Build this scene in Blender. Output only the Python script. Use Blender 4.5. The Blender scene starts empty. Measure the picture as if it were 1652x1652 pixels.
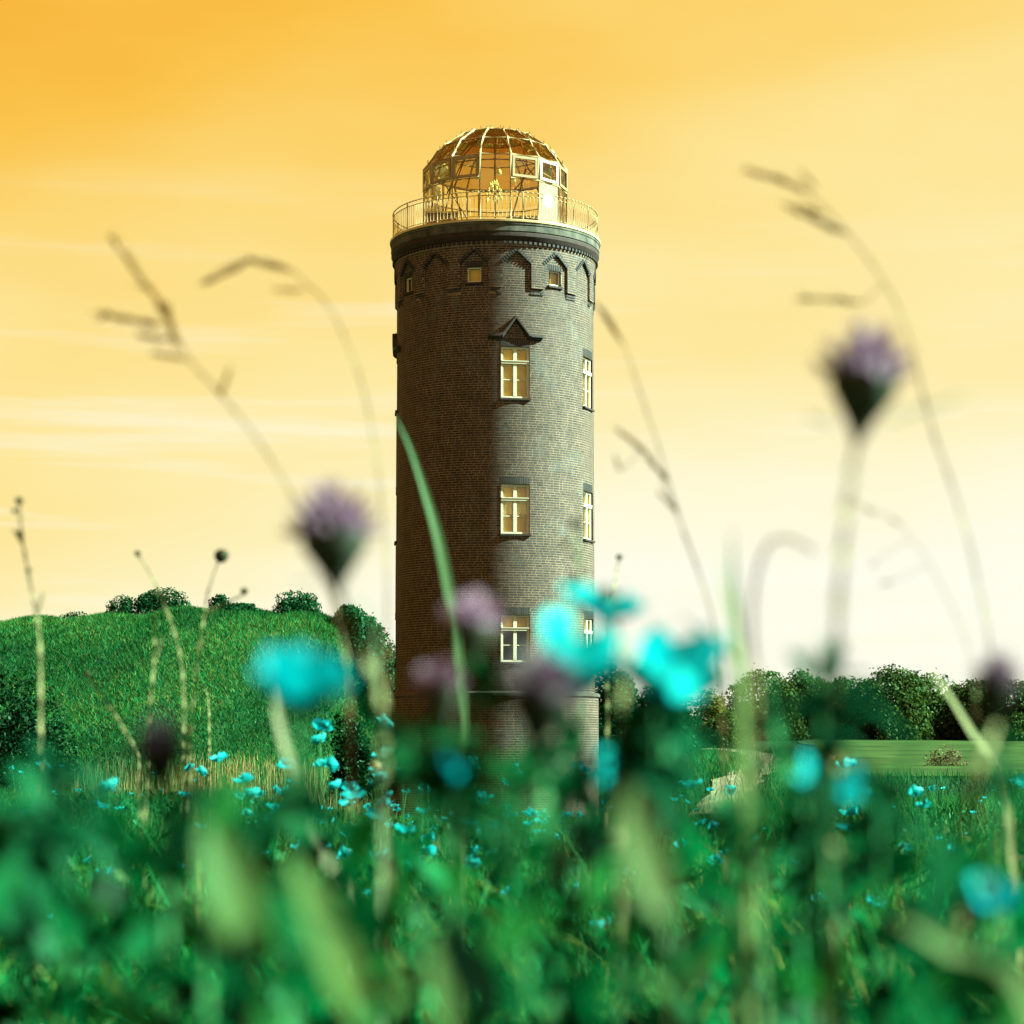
import bpy, math, random
import numpy as np
from mathutils import Vector

random.seed(7)
rng = np.random.default_rng(11)
scene = bpy.context.scene
col = scene.collection
rad = math.radians

# ------------------------------------------------------------------ camera
F = 3450.0                     # focal length in pixels of the 1652 px picture
CX = CY = 826.0
HORIZON = 1190.0
CAM_Z = 0.75
PITCH = math.atan((HORIZON - CY) / F)
cam_d = bpy.data.cameras.new('camera')
cam_d.sensor_width = 36.0
cam_d.lens = 36.0 * F / 1652.0
cam_d.clip_start = 0.05
cam_d.clip_end = 9000.0
cam_d.dof.use_dof = True
cam_d.dof.focus_distance = 67.0
cam_d.dof.aperture_fstop = 7.0
cam = bpy.data.objects.new('camera', cam_d)
cam.location = (0, 0, CAM_Z)
cam.rotation_euler = (math.pi / 2 + PITCH, 0, 0)
col.objects.link(cam)
scene.camera = cam

# ------------------------------------------------------------------ sky
SUN_EL, SUN_AZ = 36.0, -3.0     # elevation; degrees that the sun stands beyond due right (+X)
world = bpy.data.worlds.new('World')
scene.world = world
world.use_nodes = True
nt = world.node_tree
nt.nodes.clear()
N, L = nt.nodes.new, nt.links.new
wo = N('ShaderNodeOutputWorld')
bg = N('ShaderNodeBackground')
L(bg.outputs[0], wo.inputs[0])
tc = N('ShaderNodeTexCoord')
sep = N('ShaderNodeSeparateXYZ')
L(tc.outputs['Generated'], sep.inputs[0])


def wmath(op, a, b=None, c=None, clamp=False):
    n = N('ShaderNodeMath'); n.operation = op; n.use_clamp = clamp
    for i, s in enumerate((a, b, c)):
        if s is None: continue
        if isinstance(s, (int, float)): n.inputs[i].default_value = s
        else: L(s, n.inputs[i])
    return n.outputs[0]


def srgb(r, g, b):
    def f(c):
        c /= 255.0
        return c / 12.92 if c <= 0.04045 else ((c + 0.055) / 1.055) ** 2.4
    return (f(r), f(g), f(b), 1.0)


# large soft veil
mp = N('ShaderNodeMapping'); L(tc.outputs['Generated'], mp.inputs[0])
mp.inputs['Rotation'].default_value = (0, rad(-14), 0)
mp.inputs['Scale'].default_value = (2.0, 2.0, 7.0)
nz = N('ShaderNodeTexNoise'); L(mp.outputs[0], nz.inputs['Vector'])
nz.inputs['Scale'].default_value = 1.3; nz.inputs['Detail'].default_value = 4.0
nz.inputs['Roughness'].default_value = 0.45
veil = wmath('MULTIPLY', wmath('SUBTRACT', nz.outputs[0], 0.5), 0.30)
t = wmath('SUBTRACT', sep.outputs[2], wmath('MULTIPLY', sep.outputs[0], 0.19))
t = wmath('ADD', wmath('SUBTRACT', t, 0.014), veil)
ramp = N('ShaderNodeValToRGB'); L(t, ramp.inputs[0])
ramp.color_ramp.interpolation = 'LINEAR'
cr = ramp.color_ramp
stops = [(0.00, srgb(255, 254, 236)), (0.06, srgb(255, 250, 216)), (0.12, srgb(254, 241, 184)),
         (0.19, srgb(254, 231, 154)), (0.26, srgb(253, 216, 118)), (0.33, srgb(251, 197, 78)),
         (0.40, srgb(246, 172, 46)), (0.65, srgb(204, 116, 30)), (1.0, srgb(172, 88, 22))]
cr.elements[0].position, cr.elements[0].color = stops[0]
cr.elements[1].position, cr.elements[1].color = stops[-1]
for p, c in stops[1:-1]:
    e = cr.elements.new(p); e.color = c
# thin streaks of cirrus, low over the horizon
mp2 = N('ShaderNodeMapping'); L(tc.outputs['Generated'], mp2.inputs[0])
mp2.inputs['Rotation'].default_value = (0, rad(-4), 0)
mp2.inputs['Scale'].default_value = (3.0, 3.0, 46.0)
nz2 = N('ShaderNodeTexNoise'); L(mp2.outputs[0], nz2.inputs['Vector'])
nz2.inputs['Scale'].default_value = 1.6; nz2.inputs['Detail'].default_value = 5.0
nz2.inputs['Roughness'].default_value = 0.5
mr = N('ShaderNodeMapRange'); L(nz2.outputs[0], mr.inputs[0])
mr.inputs[1].default_value = 0.54; mr.inputs[2].default_value = 0.74
mr.inputs[3].default_value = 0.0; mr.inputs[4].default_value = 0.75
hb = N('ShaderNodeMapRange'); L(sep.outputs[2], hb.inputs[0])
hb.inputs[1].default_value = 0.27; hb.inputs[2].default_value = 0.10
hb.inputs[3].default_value = 0.0; hb.inputs[4].default_value = 1.0
mixc = N('ShaderNodeMix'); mixc.data_type = 'RGBA'
L(wmath('MULTIPLY', mr.outputs[0], hb.outputs[0]), mixc.inputs['Factor'])
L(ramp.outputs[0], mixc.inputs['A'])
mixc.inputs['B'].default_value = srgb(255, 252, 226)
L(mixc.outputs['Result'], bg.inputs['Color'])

EXPOSURE = 3.0
bg.inputs['Strength'].default_value = 1.0 / (2 ** EXPOSURE)
scene.view_settings.view_transform = 'Standard'
scene.view_settings.look = 'None'
scene.view_settings.exposure = EXPOSURE
scene.view_settings.gamma = 1.0

# ------------------------------------------------------------------ sun
sun_d = bpy.data.lights.new('sun', 'SUN')
sun_d.energy = 5.0
sun_d.angle = rad(0.5)
sun_d.color = (0.66, 1.0, 0.80)
sun = bpy.data.objects.new('sun', sun_d)
az = rad(SUN_AZ)
sdir = Vector((math.cos(az) * math.cos(rad(SUN_EL)), math.sin(az) * math.cos(rad(SUN_EL)), math.sin(rad(SUN_EL))))
sun.rotation_euler = sdir.to_track_quat('Z', 'Y').to_euler()
sun.location = sdir * 200
col.objects.link(sun)


# ------------------------------------------------------------------ picture -> place
def at(u, v, y):
    a, b = (u - CX) / F, (CY - v) / F
    dx = a
    dy = math.cos(PITCH) - b * math.sin(PITCH)
    dz = math.sin(PITCH) + b * math.cos(PITCH)
    s = y / dy
    return Vector((dx * s, y, CAM_Z + dz * s))


def zv(v, y):
    return at(CX, v, y).z


def sstep(a, b, x):
    t_ = np.clip((x - a) / (b - a), 0, 1)
    return t_ * t_ * (3 - 2 * t_)


def ridge(x):
    return np.interp(x, [-200, -60, -34, -24, -18, -10, -8, -5.5, -3, 0],
                     [7.4, 7.8, 8.1, 8.3, 8.75, 8.8, 8.1, 5.2, 2.2, 0.0]) + .10 * np.sin(x * 1.9) + .13 * np.sin(x * .83 + 1) - .25 * np.exp(-((x + 21.6) / 1.3) ** 2)


def gz(x, y):
    x = np.asarray(x, float); y = np.asarray(y, float)
    base = -0.0325 * np.clip(y - 5, 0, 64) * sstep(3, 14, y)
    base = base + 0.018 * np.sin(x * 1.1 + y * .31) * sstep(2, 8, y) + .05 * np.sin(x * .33 - y * .21) * sstep(6, 20, y)
    azm = x / np.maximum(y, 3.0)
    # rampart on the left
    lh = ridge(x) * sstep(73, 102, y) * sstep(-0.035, -0.085, azm)
    lh = lh * (1 - 0.6 * sstep(106, 135, y))
    base = base + 0.45 * sstep(-0.05, -0.14, azm) * sstep(8, 30, y) * (1 - sstep(68, 80, y))
    # rising pasture on the right
    zf = -0.47 + np.clip(y - 65, -20, 70) * (1.05 / 65)
    wr = sstep(0.062, 0.092, azm) * sstep(50, 65, y)
    base = base * (1 - wr) + (zf + .04 * np.sin(x * .21 + y * .13)) * wr
    base = base + 0.35 * sstep(0.09, 0.2, azm) * sstep(8, 30, y) * (1 - sstep(45, 62, y))
    far = sstep(70, 130, y) * (1 - wr)
    base = base + far * 2.4 * (1 - sstep(-0.035, -0.085, azm))
    return base + lh


# ------------------------------------------------------------------ materials
MATS = {}


def new_mat(name):
    m = bpy.data.materials.new(name); m.use_nodes = True
    m.node_tree.nodes.clear()
    MATS[name] = m
    return m, m.node_tree.nodes.new, m.node_tree.links.new


def simple(name, c, rough=0.6, metal=0.0, var=0.15, scale=8.0, spec=0.4, bump=0.0):
    m, n, l = new_mat(name)
    o = n('ShaderNodeOutputMaterial'); p = n('ShaderNodeBsdfPrincipled')
    l(p.outputs[0], o.inputs[0])
    tcn = n('ShaderNodeTexCoord')
    no = n('ShaderNodeTexNoise'); l(tcn.outputs['Object'], no.inputs['Vector'])
    no.inputs['Scale'].default_value = scale; no.inputs['Detail'].default_value = 6
    h = n('ShaderNodeMapRange'); l(no.outputs[0], h.inputs[0])
    h.inputs[1].default_value = .3; h.inputs[2].default_value = .7
    h.inputs[3].default_value = 1 - var; h.inputs[4].default_value = 1 + var
    mx = n('ShaderNodeMix'); mx.data_type = 'RGBA'; mx.blend_type = 'MULTIPLY'
    mx.inputs['Factor'].default_value = 1.0
    mx.inputs['A'].default_value = (*c, 1)
    cmb = n('ShaderNodeCombineColor')
    for k in range(3): l(h.outputs[0], cmb.inputs[k])
    l(cmb.outputs[0], mx.inputs['B'])
    l(mx.outputs['Result'], p.inputs['Base Color'])
    p.inputs['Roughness'].default_value = rough
    p.inputs['Metallic'].default_value = metal
    p.inputs['Specular IOR Level'].default_value = spec
    if bump:
        bp = n('ShaderNodeBump'); l(no.outputs[0], bp.inputs['Height'])
        bp.inputs['Strength'].default_value = bump; bp.inputs['Distance'].default_value = .02
        l(bp.outputs[0], p.inputs['Normal'])
    return m


def leafmat(name, trans=0.35, rough=0.5, gloss=0.06):
    """colour comes from the piece's own 'col' attribute (each leaf its own tone)"""
    m, n, l = new_mat(name)
    o = n('ShaderNodeOutputMaterial')
    a = n('ShaderNodeAttribute'); a.attribute_name = 'col'
    d = n('ShaderNodeBsdfDiffuse'); l(a.outputs[0], d.inputs[0])
    tr = n('ShaderNodeBsdfTranslucent'); l(a.outputs[0], tr.inputs[0])
    mx = n('ShaderNodeMixShader'); mx.inputs[0].default_value = trans
    l(d.outputs[0], mx.inputs[1]); l(tr.outputs[0], mx.inputs[2])
    g = n('ShaderNodeBsdfGlossy'); g.inputs['Roughness'].default_value = rough
    g.inputs['Color'].default_value = (0.4, .8, .5, 1)
    m2 = n('ShaderNodeMixShader'); m2.inputs[0].default_value = gloss
    l(mx.outputs[0], m2.inputs[1]); l(g.outputs[0], m2.inputs[2])
    l(m2.outputs[0], o.inputs[0])
    return m


def brickmat(name, patch=True):
    m, n, l = new_mat(name)
    o = n('ShaderNodeOutputMaterial'); p = n('ShaderNodeBsdfPrincipled'); l(p.outputs[0], o.inputs[0])
    a = n('ShaderNodeAttribute'); a.attribute_name = 'col'
    tcn = n('ShaderNodeTexCoord')
    no = n('ShaderNodeTexNoise'); l(tcn.outputs['Object'], no.inputs['Vector'])
    no.inputs['Scale'].default_value = 0.9; no.inputs['Detail'].default_value = 7; no.inputs['Roughness'].default_value = .65
    r = n('ShaderNodeMapRange'); l(no.outputs[0], r.inputs[0])
    r.inputs[1].default_value = .54; r.inputs[2].default_value = .68; r.inputs[3].default_value = 0; r.inputs[4].default_value = .6
    mx = n('ShaderNodeMix'); mx.data_type = 'RGBA'
    l(r.outputs[0], mx.inputs['Factor']); l(a.outputs[0], mx.inputs['A'])
    mx.inputs['B'].default_value = (.042, .062, .066, 1)
    f = n('ShaderNodeTexNoise'); l(tcn.outputs['Object'], f.inputs['Vector']); f.inputs['Scale'].default_value = 14
    f.inputs['Detail'].default_value = 5
    hr = n('ShaderNodeMapRange'); l(f.outputs[0], hr.inputs[0])
    hr.inputs[1].default_value = .3; hr.inputs[2].default_value = .7; hr.inputs[3].default_value = .7; hr.inputs[4].default_value = 1.3
    cmb = n('ShaderNodeCombineColor')
    for k in range(3): l(hr.outputs[0], cmb.inputs[k])
    m3 = n('ShaderNodeMix'); m3.data_type = 'RGBA'; m3.blend_type = 'MULTIPLY'; m3.inputs['Factor'].default_value = 1
    l(mx.outputs['Result'], m3.inputs['A']); l(cmb.outputs[0], m3.inputs['B'])
    mpn = n('ShaderNodeMapping'); l(tcn.outputs['Object'], mpn.inputs[0]); mpn.inputs['Scale'].default_value = (2.2, 2.2, .16)
    st = n('ShaderNodeTexNoise'); l(mpn.outputs[0], st.inputs['Vector']); st.inputs['Scale'].default_value = 1.6; st.inputs['Detail'].default_value = 6
    sr = n('ShaderNodeMapRange'); l(st.outputs[0], sr.inputs[0])
    sr.inputs[1].default_value = .35; sr.inputs[2].default_value = .62; sr.inputs[3].default_value = .58; sr.inputs[4].default_value = 1.12
    cs = n('ShaderNodeCombineColor')
    for k in range(3): l(sr.outputs[0], cs.inputs[k])
    m4 = n('ShaderNodeMix'); m4.data_type = 'RGBA'; m4.blend_type = 'MULTIPLY'; m4.inputs['Factor'].default_value = 1
    l(m3.outputs['Result'], m4.inputs['A']); l(cs.outputs[0], m4.inputs['B'])
    l(m4.outputs['Result'], p.inputs['Base Color'])
    p.inputs['Roughness'].default_value = .75; p.inputs['Specular IOR Level'].default_value = .3
    bp = n('ShaderNodeBump'); l(f.outputs[0], bp.inputs['Height']); bp.inputs['Strength'].default_value = .35
    bp.inputs['Distance'].default_value = .004; l(bp.outputs[0], p.inputs['Normal'])
    return m


def glassmat(name, tint, refl=0.08, rough=0.02):
    m, n, l = new_mat(name)
    o = n('ShaderNodeOutputMaterial')
    tr = n('ShaderNodeBsdfTransparent'); tr.inputs[0].default_value = (*tint, 1)
    g = n('ShaderNodeBsdfGlossy'); g.inputs['Roughness'].default_value = rough
    lw = n('ShaderNodeLayerWeight'); lw.inputs[0].default_value = 0.25
    mm = n('ShaderNodeMapRange'); l(lw.outputs['Fresnel'], mm.inputs[0])
    mm.inputs[3].default_value = refl; mm.inputs[4].default_value = .8
    mx = n('ShaderNodeMixShader'); l(mm.outputs[0], mx.inputs[0])
    l(tr.outputs[0], mx.inputs[1]); l(g.outputs[0], mx.inputs[2])
    l(mx.outputs[0], o.inputs[0])
    return m


LEAF = leafmat('leaf', trans=.42, gloss=.008)
GRASS = leafmat('grass', trans=.3, gloss=.006)
PETAL = leafmat('petal', trans=.45, gloss=.02)
BRICK = brickmat('brick')
MORTAR = simple('mortar', (.165, .106, .070), .9, var=.3, scale=3, spec=.1)
STONE = simple('weathered_stone', (.062, .055, .042), .85, var=.55, scale=2.6, spec=.2, bump=.4)
DARKBRICK = simple('dark_brick', (.028, .015, .012), .8, var=.3, scale=6, spec=.2)
WHITE = simple('white_paint', (.48, .43, .32), .45, var=.07, scale=5)
OCHRE = simple('painted_steel', (.40, .27, .115), .4, var=.12, scale=4)
FLASH = simple('flashing', (.42, .29, .14), .35, var=.15, scale=3)
BROWN = simple('brown_steel', (.20, .085, .03), .5, var=.15, scale=4)
ALU = simple('dull_metal', (.21, .135, .065), .4, var=.1, scale=4)
BLIND = simple('blind_cloth', (.60, .38, .05), .8, var=.16, scale=3)
LACE = simple('lace_cloth', (.75, .62, .26), .9, var=.25, scale=30)
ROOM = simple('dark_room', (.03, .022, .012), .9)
GLASS_DOME = glassmat('roof_glass', (.64, .43, .18), .12)
GLASS_WALL = glassmat('wall_glass', (.98, .88, .62), .03)
GLASS_WIN = glassmat('window_glass', (.95, .92, .80), .05)
def glaremat(name):  # clear wall glass; a pale diffuse share paints the sun's glare into it
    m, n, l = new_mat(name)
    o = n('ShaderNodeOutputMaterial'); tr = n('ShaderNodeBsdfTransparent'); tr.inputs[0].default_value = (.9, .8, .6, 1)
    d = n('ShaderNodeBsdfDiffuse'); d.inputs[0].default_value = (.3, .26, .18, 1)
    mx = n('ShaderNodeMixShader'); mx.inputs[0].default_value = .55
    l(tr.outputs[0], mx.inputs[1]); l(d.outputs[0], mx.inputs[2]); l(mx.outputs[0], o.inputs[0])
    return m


GLASS_GLARE = glaremat('glare_glass')
OPAL = simple('opal_glass', (.8, .76, .62), .15, spec=.8)
BARK = simple('bark', (.07, .05, .03), .9, var=.35, scale=9)
SAND = simple('sand', (.115, .10, .058), .95, var=.35, scale=1.4, spec=.1)
PASTURE = simple('pasture', (.017, .036, .007), .95, var=.5, scale=.3, spec=.05)
YSIGN = simple('sign_paint', (.55, .50, .12), .5)

m, n, l = new_mat('soil')
o = n('ShaderNodeOutputMaterial'); p = n('ShaderNodeBsdfPrincipled'); l(p.outputs[0], o.inputs[0])
tcn = n('ShaderNodeTexCoord')
no = n('ShaderNodeTexNoise'); l(tcn.outputs['Object'], no.inputs['Vector']); no.inputs['Scale'].default_value = .6
no.inputs['Detail'].default_value = 9; no.inputs['Roughness'].default_value = .7
rp = n('ShaderNodeValToRGB'); l(no.outputs[0], rp.inputs[0])
rp.color_ramp.elements[0].position = .33; rp.color_ramp.elements[0].color = (.002, .018, .006, 1)
rp.color_ramp.elements[1].position = .68; rp.color_ramp.elements[1].color = (.004, .036, .010, 1)
l(rp.outputs[0], p.inputs['Base Color']); p.inputs['Roughness'].default_value = .95
p.inputs['Specular IOR Level'].default_value = .05
SOIL = m


# ------------------------------------------------------------------ mesh helpers
def mesh_np(name, V, Fq, colors=None, smooth=False):
    """V (n,3); Fq list of int arrays (m,k) of one size each"""
    me = bpy.data.meshes.new(name)
    V = np.asarray(V, np.float32)
    me.vertices.add(len(V)); me.vertices.foreach_set('co', V.ravel())
    if not isinstance(Fq, list): Fq = [Fq]
    Fq = [np.asarray(f, np.int32) for f in Fq if len(f)]
    loops = np.concatenate([f.ravel() for f in Fq])
    tot = np.concatenate([np.full(len(f), f.shape[1], np.int32) for f in Fq])
    start = np.concatenate([[0], np.cumsum(tot)[:-1]]).astype(np.int32)
    me.loops.add(len(loops)); me.loops.foreach_set('vertex_index', loops)
    me.polygons.add(len(tot)); me.polygons.foreach_set('loop_start', start); me.polygons.foreach_set('loop_total', tot)
    if smooth: me.polygons.foreach_set('use_smooth', np.ones(len(tot), bool))
    if colors is not None:
        a = me.attributes.new('col', 'FLOAT_COLOR', 'POINT')
        c = np.ones((len(V), 4), np.float32); c[:, :3] = colors
        a.data.foreach_set('color', c.ravel())
    me.update(calc_edges=True)
    return me


def link(name, me, mat=None, parent=None, loc=None):
    ob = bpy.data.objects.new(name, me)
    col.objects.link(ob)
    if mat is not None and me is not None and not me.materials: me.materials.append(mat)
    if parent is not None: ob.parent = parent
    if loc is not None: ob.location = loc
    return ob


def tag(ob, label, cat, group=None):
    ob['label'] = label; ob['category'] = cat
    if group: ob['group'] = group
    return ob


def thing(name, label, cat, loc=(0, 0, 0), group=None, rz=0.0):
    e = link(name, None, loc=loc)
    e.rotation_euler = (0, 0, rz)
    e.empty_display_size = .2
    return tag(e, label, cat, group)


class MB:
    """collects faces for ONE part"""
    def __init__(s): s.v = []; s.f = []; s.c = []

    def quad(s, a, b, c, d, colr=None): s.poly((a, b, c, d), colr)

    def poly(s, pts, colr=None):
        k = len(s.v)
        s.v += [tuple(q) for q in pts]; s.f.append(tuple(range(k, k + len(pts))))
        s.c += [colr or (1, 1, 1)] * len(pts)

    def box(s, o, ax, ay, az_, colr=None):
        """o centre, half-axes vectors"""
        o, ax, ay, az_ = map(Vector, (o, ax, ay, az_))
        k = len(s.v)
        for sx in (-1, 1):
            for sy in (-1, 1):
                for sz in (-1, 1): s.v.append(tuple(o + ax * sx + ay * sy + az_ * sz))
        s.c += [colr or (1, 1, 1)] * 8
        for q in ((0, 1, 3, 2), (4, 6, 7, 5), (0, 4, 5, 1), (2, 3, 7, 6), (0, 2, 6, 4), (1, 5, 7, 3)):
            s.f.append(tuple(k + i for i in q))

    def tube(s, pts, radii, sides=6, colr=None, caps=True):
        pts = [Vector(q) for q in pts]
        if isinstance(radii, (int, float)): radii = [radii] * len(pts)
        k = len(s.v); n_ = len(pts)
        ref = None
        for i, q in enumerate(pts):
            d = (pts[min(i + 1, n_ - 1)] - pts[max(i - 1, 0)])
            d = d.normalized() if d.length > 1e-9 else Vector((0, 0, 1))
            if ref is None:
                ref = Vector((1, 0, 0)) if abs(d.x) < .8 else Vector((0, 1, 0))
            a = d.cross(ref).normalized(); b = d.cross(a)
            ref = b.cross(d) if b.cross(d).length > .1 else ref
            ref = -a.cross(d)
            for j in range(sides):
                th = 2 * math.pi * j / sides
                s.v.append(tuple(q + a * (math.cos(th) * radii[i]) + b * (math.sin(th) * radii[i])))
                s.c.append(colr[i] if isinstance(colr, list) else (colr or (1, 1, 1)))
        for i in range(n_ - 1):
            for j in range(sides):
                j2 = (j + 1) % sides
                s.f.append((k + i * sides + j, k + i * sides + j2, k + (i + 1) * sides + j2, k + (i + 1) * sides + j))
        if caps:
            s.f.append(tuple(k + j for j in range(sides))[::-1])
            s.f.append(tuple(k + (n_ - 1) * sides + j for j in range(sides)))

    def lathe(s, prof, seg=16, centre=(0, 0, 0), colr=None):
        k = len(s.v); c0 = Vector(centre)
        for r_, z_ in prof:
            for j in range(seg):
                th = 2 * math.pi * j / seg
                s.v.append((c0.x + r_ * math.cos(th), c0.y + r_ * math.sin(th), c0.z + z_))
                s.c.append(colr or (1, 1, 1))
        for i in range(len(prof) - 1):
            for j in range(seg):
                j2 = (j + 1) % seg
                s.f.append((k + i * seg + j, k + i * seg + j2, k + (i + 1) * seg + j2, k + (i + 1) * seg + j))

    def mesh(s, name, smooth=False):
        me = bpy.data.meshes.new(name)
        me.from_pydata(s.v, [], s.f)
        a = me.attributes.new('col', 'FLOAT_COLOR', 'POINT')
        c = np.ones((len(s.v), 4), np.float32); c[:, :3] = np.asarray(s.c, np.float32).reshape(-1, 3)
        a.data.foreach_set('color', c.ravel())
        if smooth: me.polygons.foreach_set('use_smooth', [True] * len(me.polygons))
        me.update()
        return me

    def build(s, name, mat, parent=None, smooth=False, loc=None):
        return link(name, s.mesh(name, smooth), mat, parent, loc)


def spline(pts, n_):
    """Catmull-Rom through pts"""
    P = [Vector(q) for q in pts]
    P = [P[0] * 2 - P[1]] + P + [P[-1] * 2 - P[-2]]
    out = []
    segs = len(P) - 3
    for k in range(n_ + 1):
        tt = k / n_ * segs; i = min(int(tt), segs - 1); u = tt - i
        a, b, c, d = P[i:i + 4]
        out.append(0.5 * ((2 * b) + (c - a) * u + (2 * a - 5 * b + 4 * c - d) * u * u + (3 * b - a - 3 * c + d) * u ** 3))
    return out


# ================================================================== THE SETTING
# ground: one sheet, fine near the camera and coarse out to the horizon
ys = np.concatenate([np.linspace(-6, 12, 37), np.linspace(13, 135, 184)[0:], np.geomspace(140, 4000, 26)])
xs = np.concatenate([-np.geomspace(60, 3000, 20)[::-1], np.linspace(-58, 58, 175), np.geomspace(60, 3000, 20)])
X, Y = np.meshgrid(xs, ys)
Z = gz(X, Y)
nx, ny = len(xs), len(ys)
V = np.stack([X.ravel(), Y.ravel(), Z.ravel()], 1)
ii = (np.arange(ny - 1)[:, None] * nx + np.arange(nx - 1)[None, :]).ravel()
ground = link('ground', mesh_np('ground', V, np.stack([ii, ii + 1, ii + nx + 1, ii + nx], 1), smooth=True), SOIL)
ground['kind'] = 'structure'


def sheet(name, xs_, ys_, mat, lift, inside=None):
    X, Y = np.meshgrid(xs_, ys_)
    Z = gz(X, Y) + lift
    nx, ny = len(xs_), len(ys_)
    V = np.stack([X.ravel(), Y.ravel(), Z.ravel()], 1)
    ii = (np.arange(ny - 1)[:, None] * nx + np.arange(nx - 1)[None, :]).ravel()
    ob = link(name, mesh_np(name, V, np.stack([ii, ii + 1, ii + nx + 1, ii + nx], 1), smooth=True), mat)
    ob['kind'] = 'structure'
    return ob


# mown pasture in front of the hedge (slightly above the ground sheet)
pv, pf = [], []
nyp, nxp = 60, 60
for j in range(nyp + 1):
    y = 66.5 + j * 66 / nyp
    x0 = 9.6 + (y - 66) * 0.125 + .4 * math.sin(y * .35)
    for i in range(nxp + 1):
        x = x0 + (i / nxp) * (46 + y * .2)
        pv.append((x, y, float(gz(x, y)) + .05))
for j in range(nyp):
    for i in range(nxp):
        k = j * (nxp + 1) + i
        pf.append((k, k + 1, k + nxp + 2, k + nxp + 1))
past = link('pasture', mesh_np('pasture', pv, np.array(pf), smooth=True), PASTURE); past['kind'] = 'structure'

# sandy path curving up to the trees on the right of the tower
PATH = [(5.2, 56), (6.4, 62), (7.6, 69), (8.9, 77), (9.9, 85), (10.4, 92), (10.3, 99), (9.2, 105), (6.6, 110)]
cp = spline([(x, y, 0) for x, y in PATH], 60)
pv, pf = [], []
for i, q in enumerate(cp):
    d = (cp[min(i + 1, 60)] - cp[max(i - 1, 0)]).normalized(); nn = Vector((d.y, -d.x, 0))
    for s_ in (-1, -.4, .4, 1):
        w = .62 + .10 * math.sin(i * .9) + .07 * math.sin(i * 2.3)
        r_ = q + nn * s_ * w
        pv.append((r_.x, r_.y, float(gz(r_.x, r_.y)) + .06))
for i in range(60):
    for j in range(3):
        k = i * 4 + j
        pf.append((k, k + 1, k + 5, k + 4))
path = link('path', mesh_np('path', pv, np.array(pf), smooth=True), SAND); path['kind'] = 'structure'

# ================================================================== THE TOWER
TX, TY = -0.56, 70.0
R = 3.26
THICK = .08
zf_ = lambda v, phi=0.0, r=R: zv(v, TY - r * math.cos(rad(phi)))
Z0 = zv(352.5, TY - 3.49)            # top of the gallery slab
ZB = float(gz(TX, TY)) - .25         # foot
ZLEDGE = zf_(1118)
ZBRICK_TOP = Z0 - .78
tower = thing('brick_tower', 'tall round brick tower with faceted glass dome and gallery railing', 'tower', (TX, TY, 0))


def cyl(phi, r, z):                   # tower-local; phi in degrees, 0 towards the camera, + to the right
    a = rad(phi)
    return Vector((r * math.sin(a), -r * math.cos(a), z))


# openings: (phi, z0, z1, width)
def opening(phi, v_top, v_bot, w):
    return dict(phi=phi, z1=zf_(v_top, 12), z0=zf_(v_bot, 12), w=w, half=math.degrees(math.asin(w / 2 / R)))


OPEN = []
for k, (vt, vb) in enumerate(((559, 642), (781, 861), (992, 1068))):
    for ph in (11.9, 69.5, -86.0, 180):
        o_ = opening(ph, vt, vb, .93); o_['kind'] = 'main'; o_['row'] = k
        OPEN.append(o_)
cell = opening(-12.3, 1230, 1250, .36); cell['kind'] = 'small'; cell['row'] = 3; OPEN.append(cell)
NICHE = [12.6 + 24 * k for k in range(-6, 9)]
NZ_APEX, NZ_SH, NZ_BOT = zf_(403, 12, R + THICK), zf_(424, 12, R + THICK), zf_(474, 12, R + THICK)
NHALF = 8.2
for k, ph in enumerate(NICHE):
    if k % 2 == 1:
        o_ = opening(ph, 431, 455, .46); o_['kind'] = 'niche'; o_['row'] = 4; OPEN.append(o_)


def wrap(a): return (a + 180) % 360 - 180


def niche_half(z):
    if z >= NZ_APEX: return 0.0
    if z >= NZ_SH: return NHALF * (NZ_APEX - z) / (NZ_APEX - NZ_SH)
    return NHALF


def subtract(iv, cuts):
    out = [iv]
    for c0, c1 in cuts:
        nxt = []
        for a, b in out:
            if c1 <= a or c0 >= b: nxt.append((a, b)); continue
            if c0 > a: nxt.append((a, c0))
            if c1 < b: nxt.append((c1, b))
        out = nxt
    return [(a, b) for a, b in out if b - a > .55]


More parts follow.
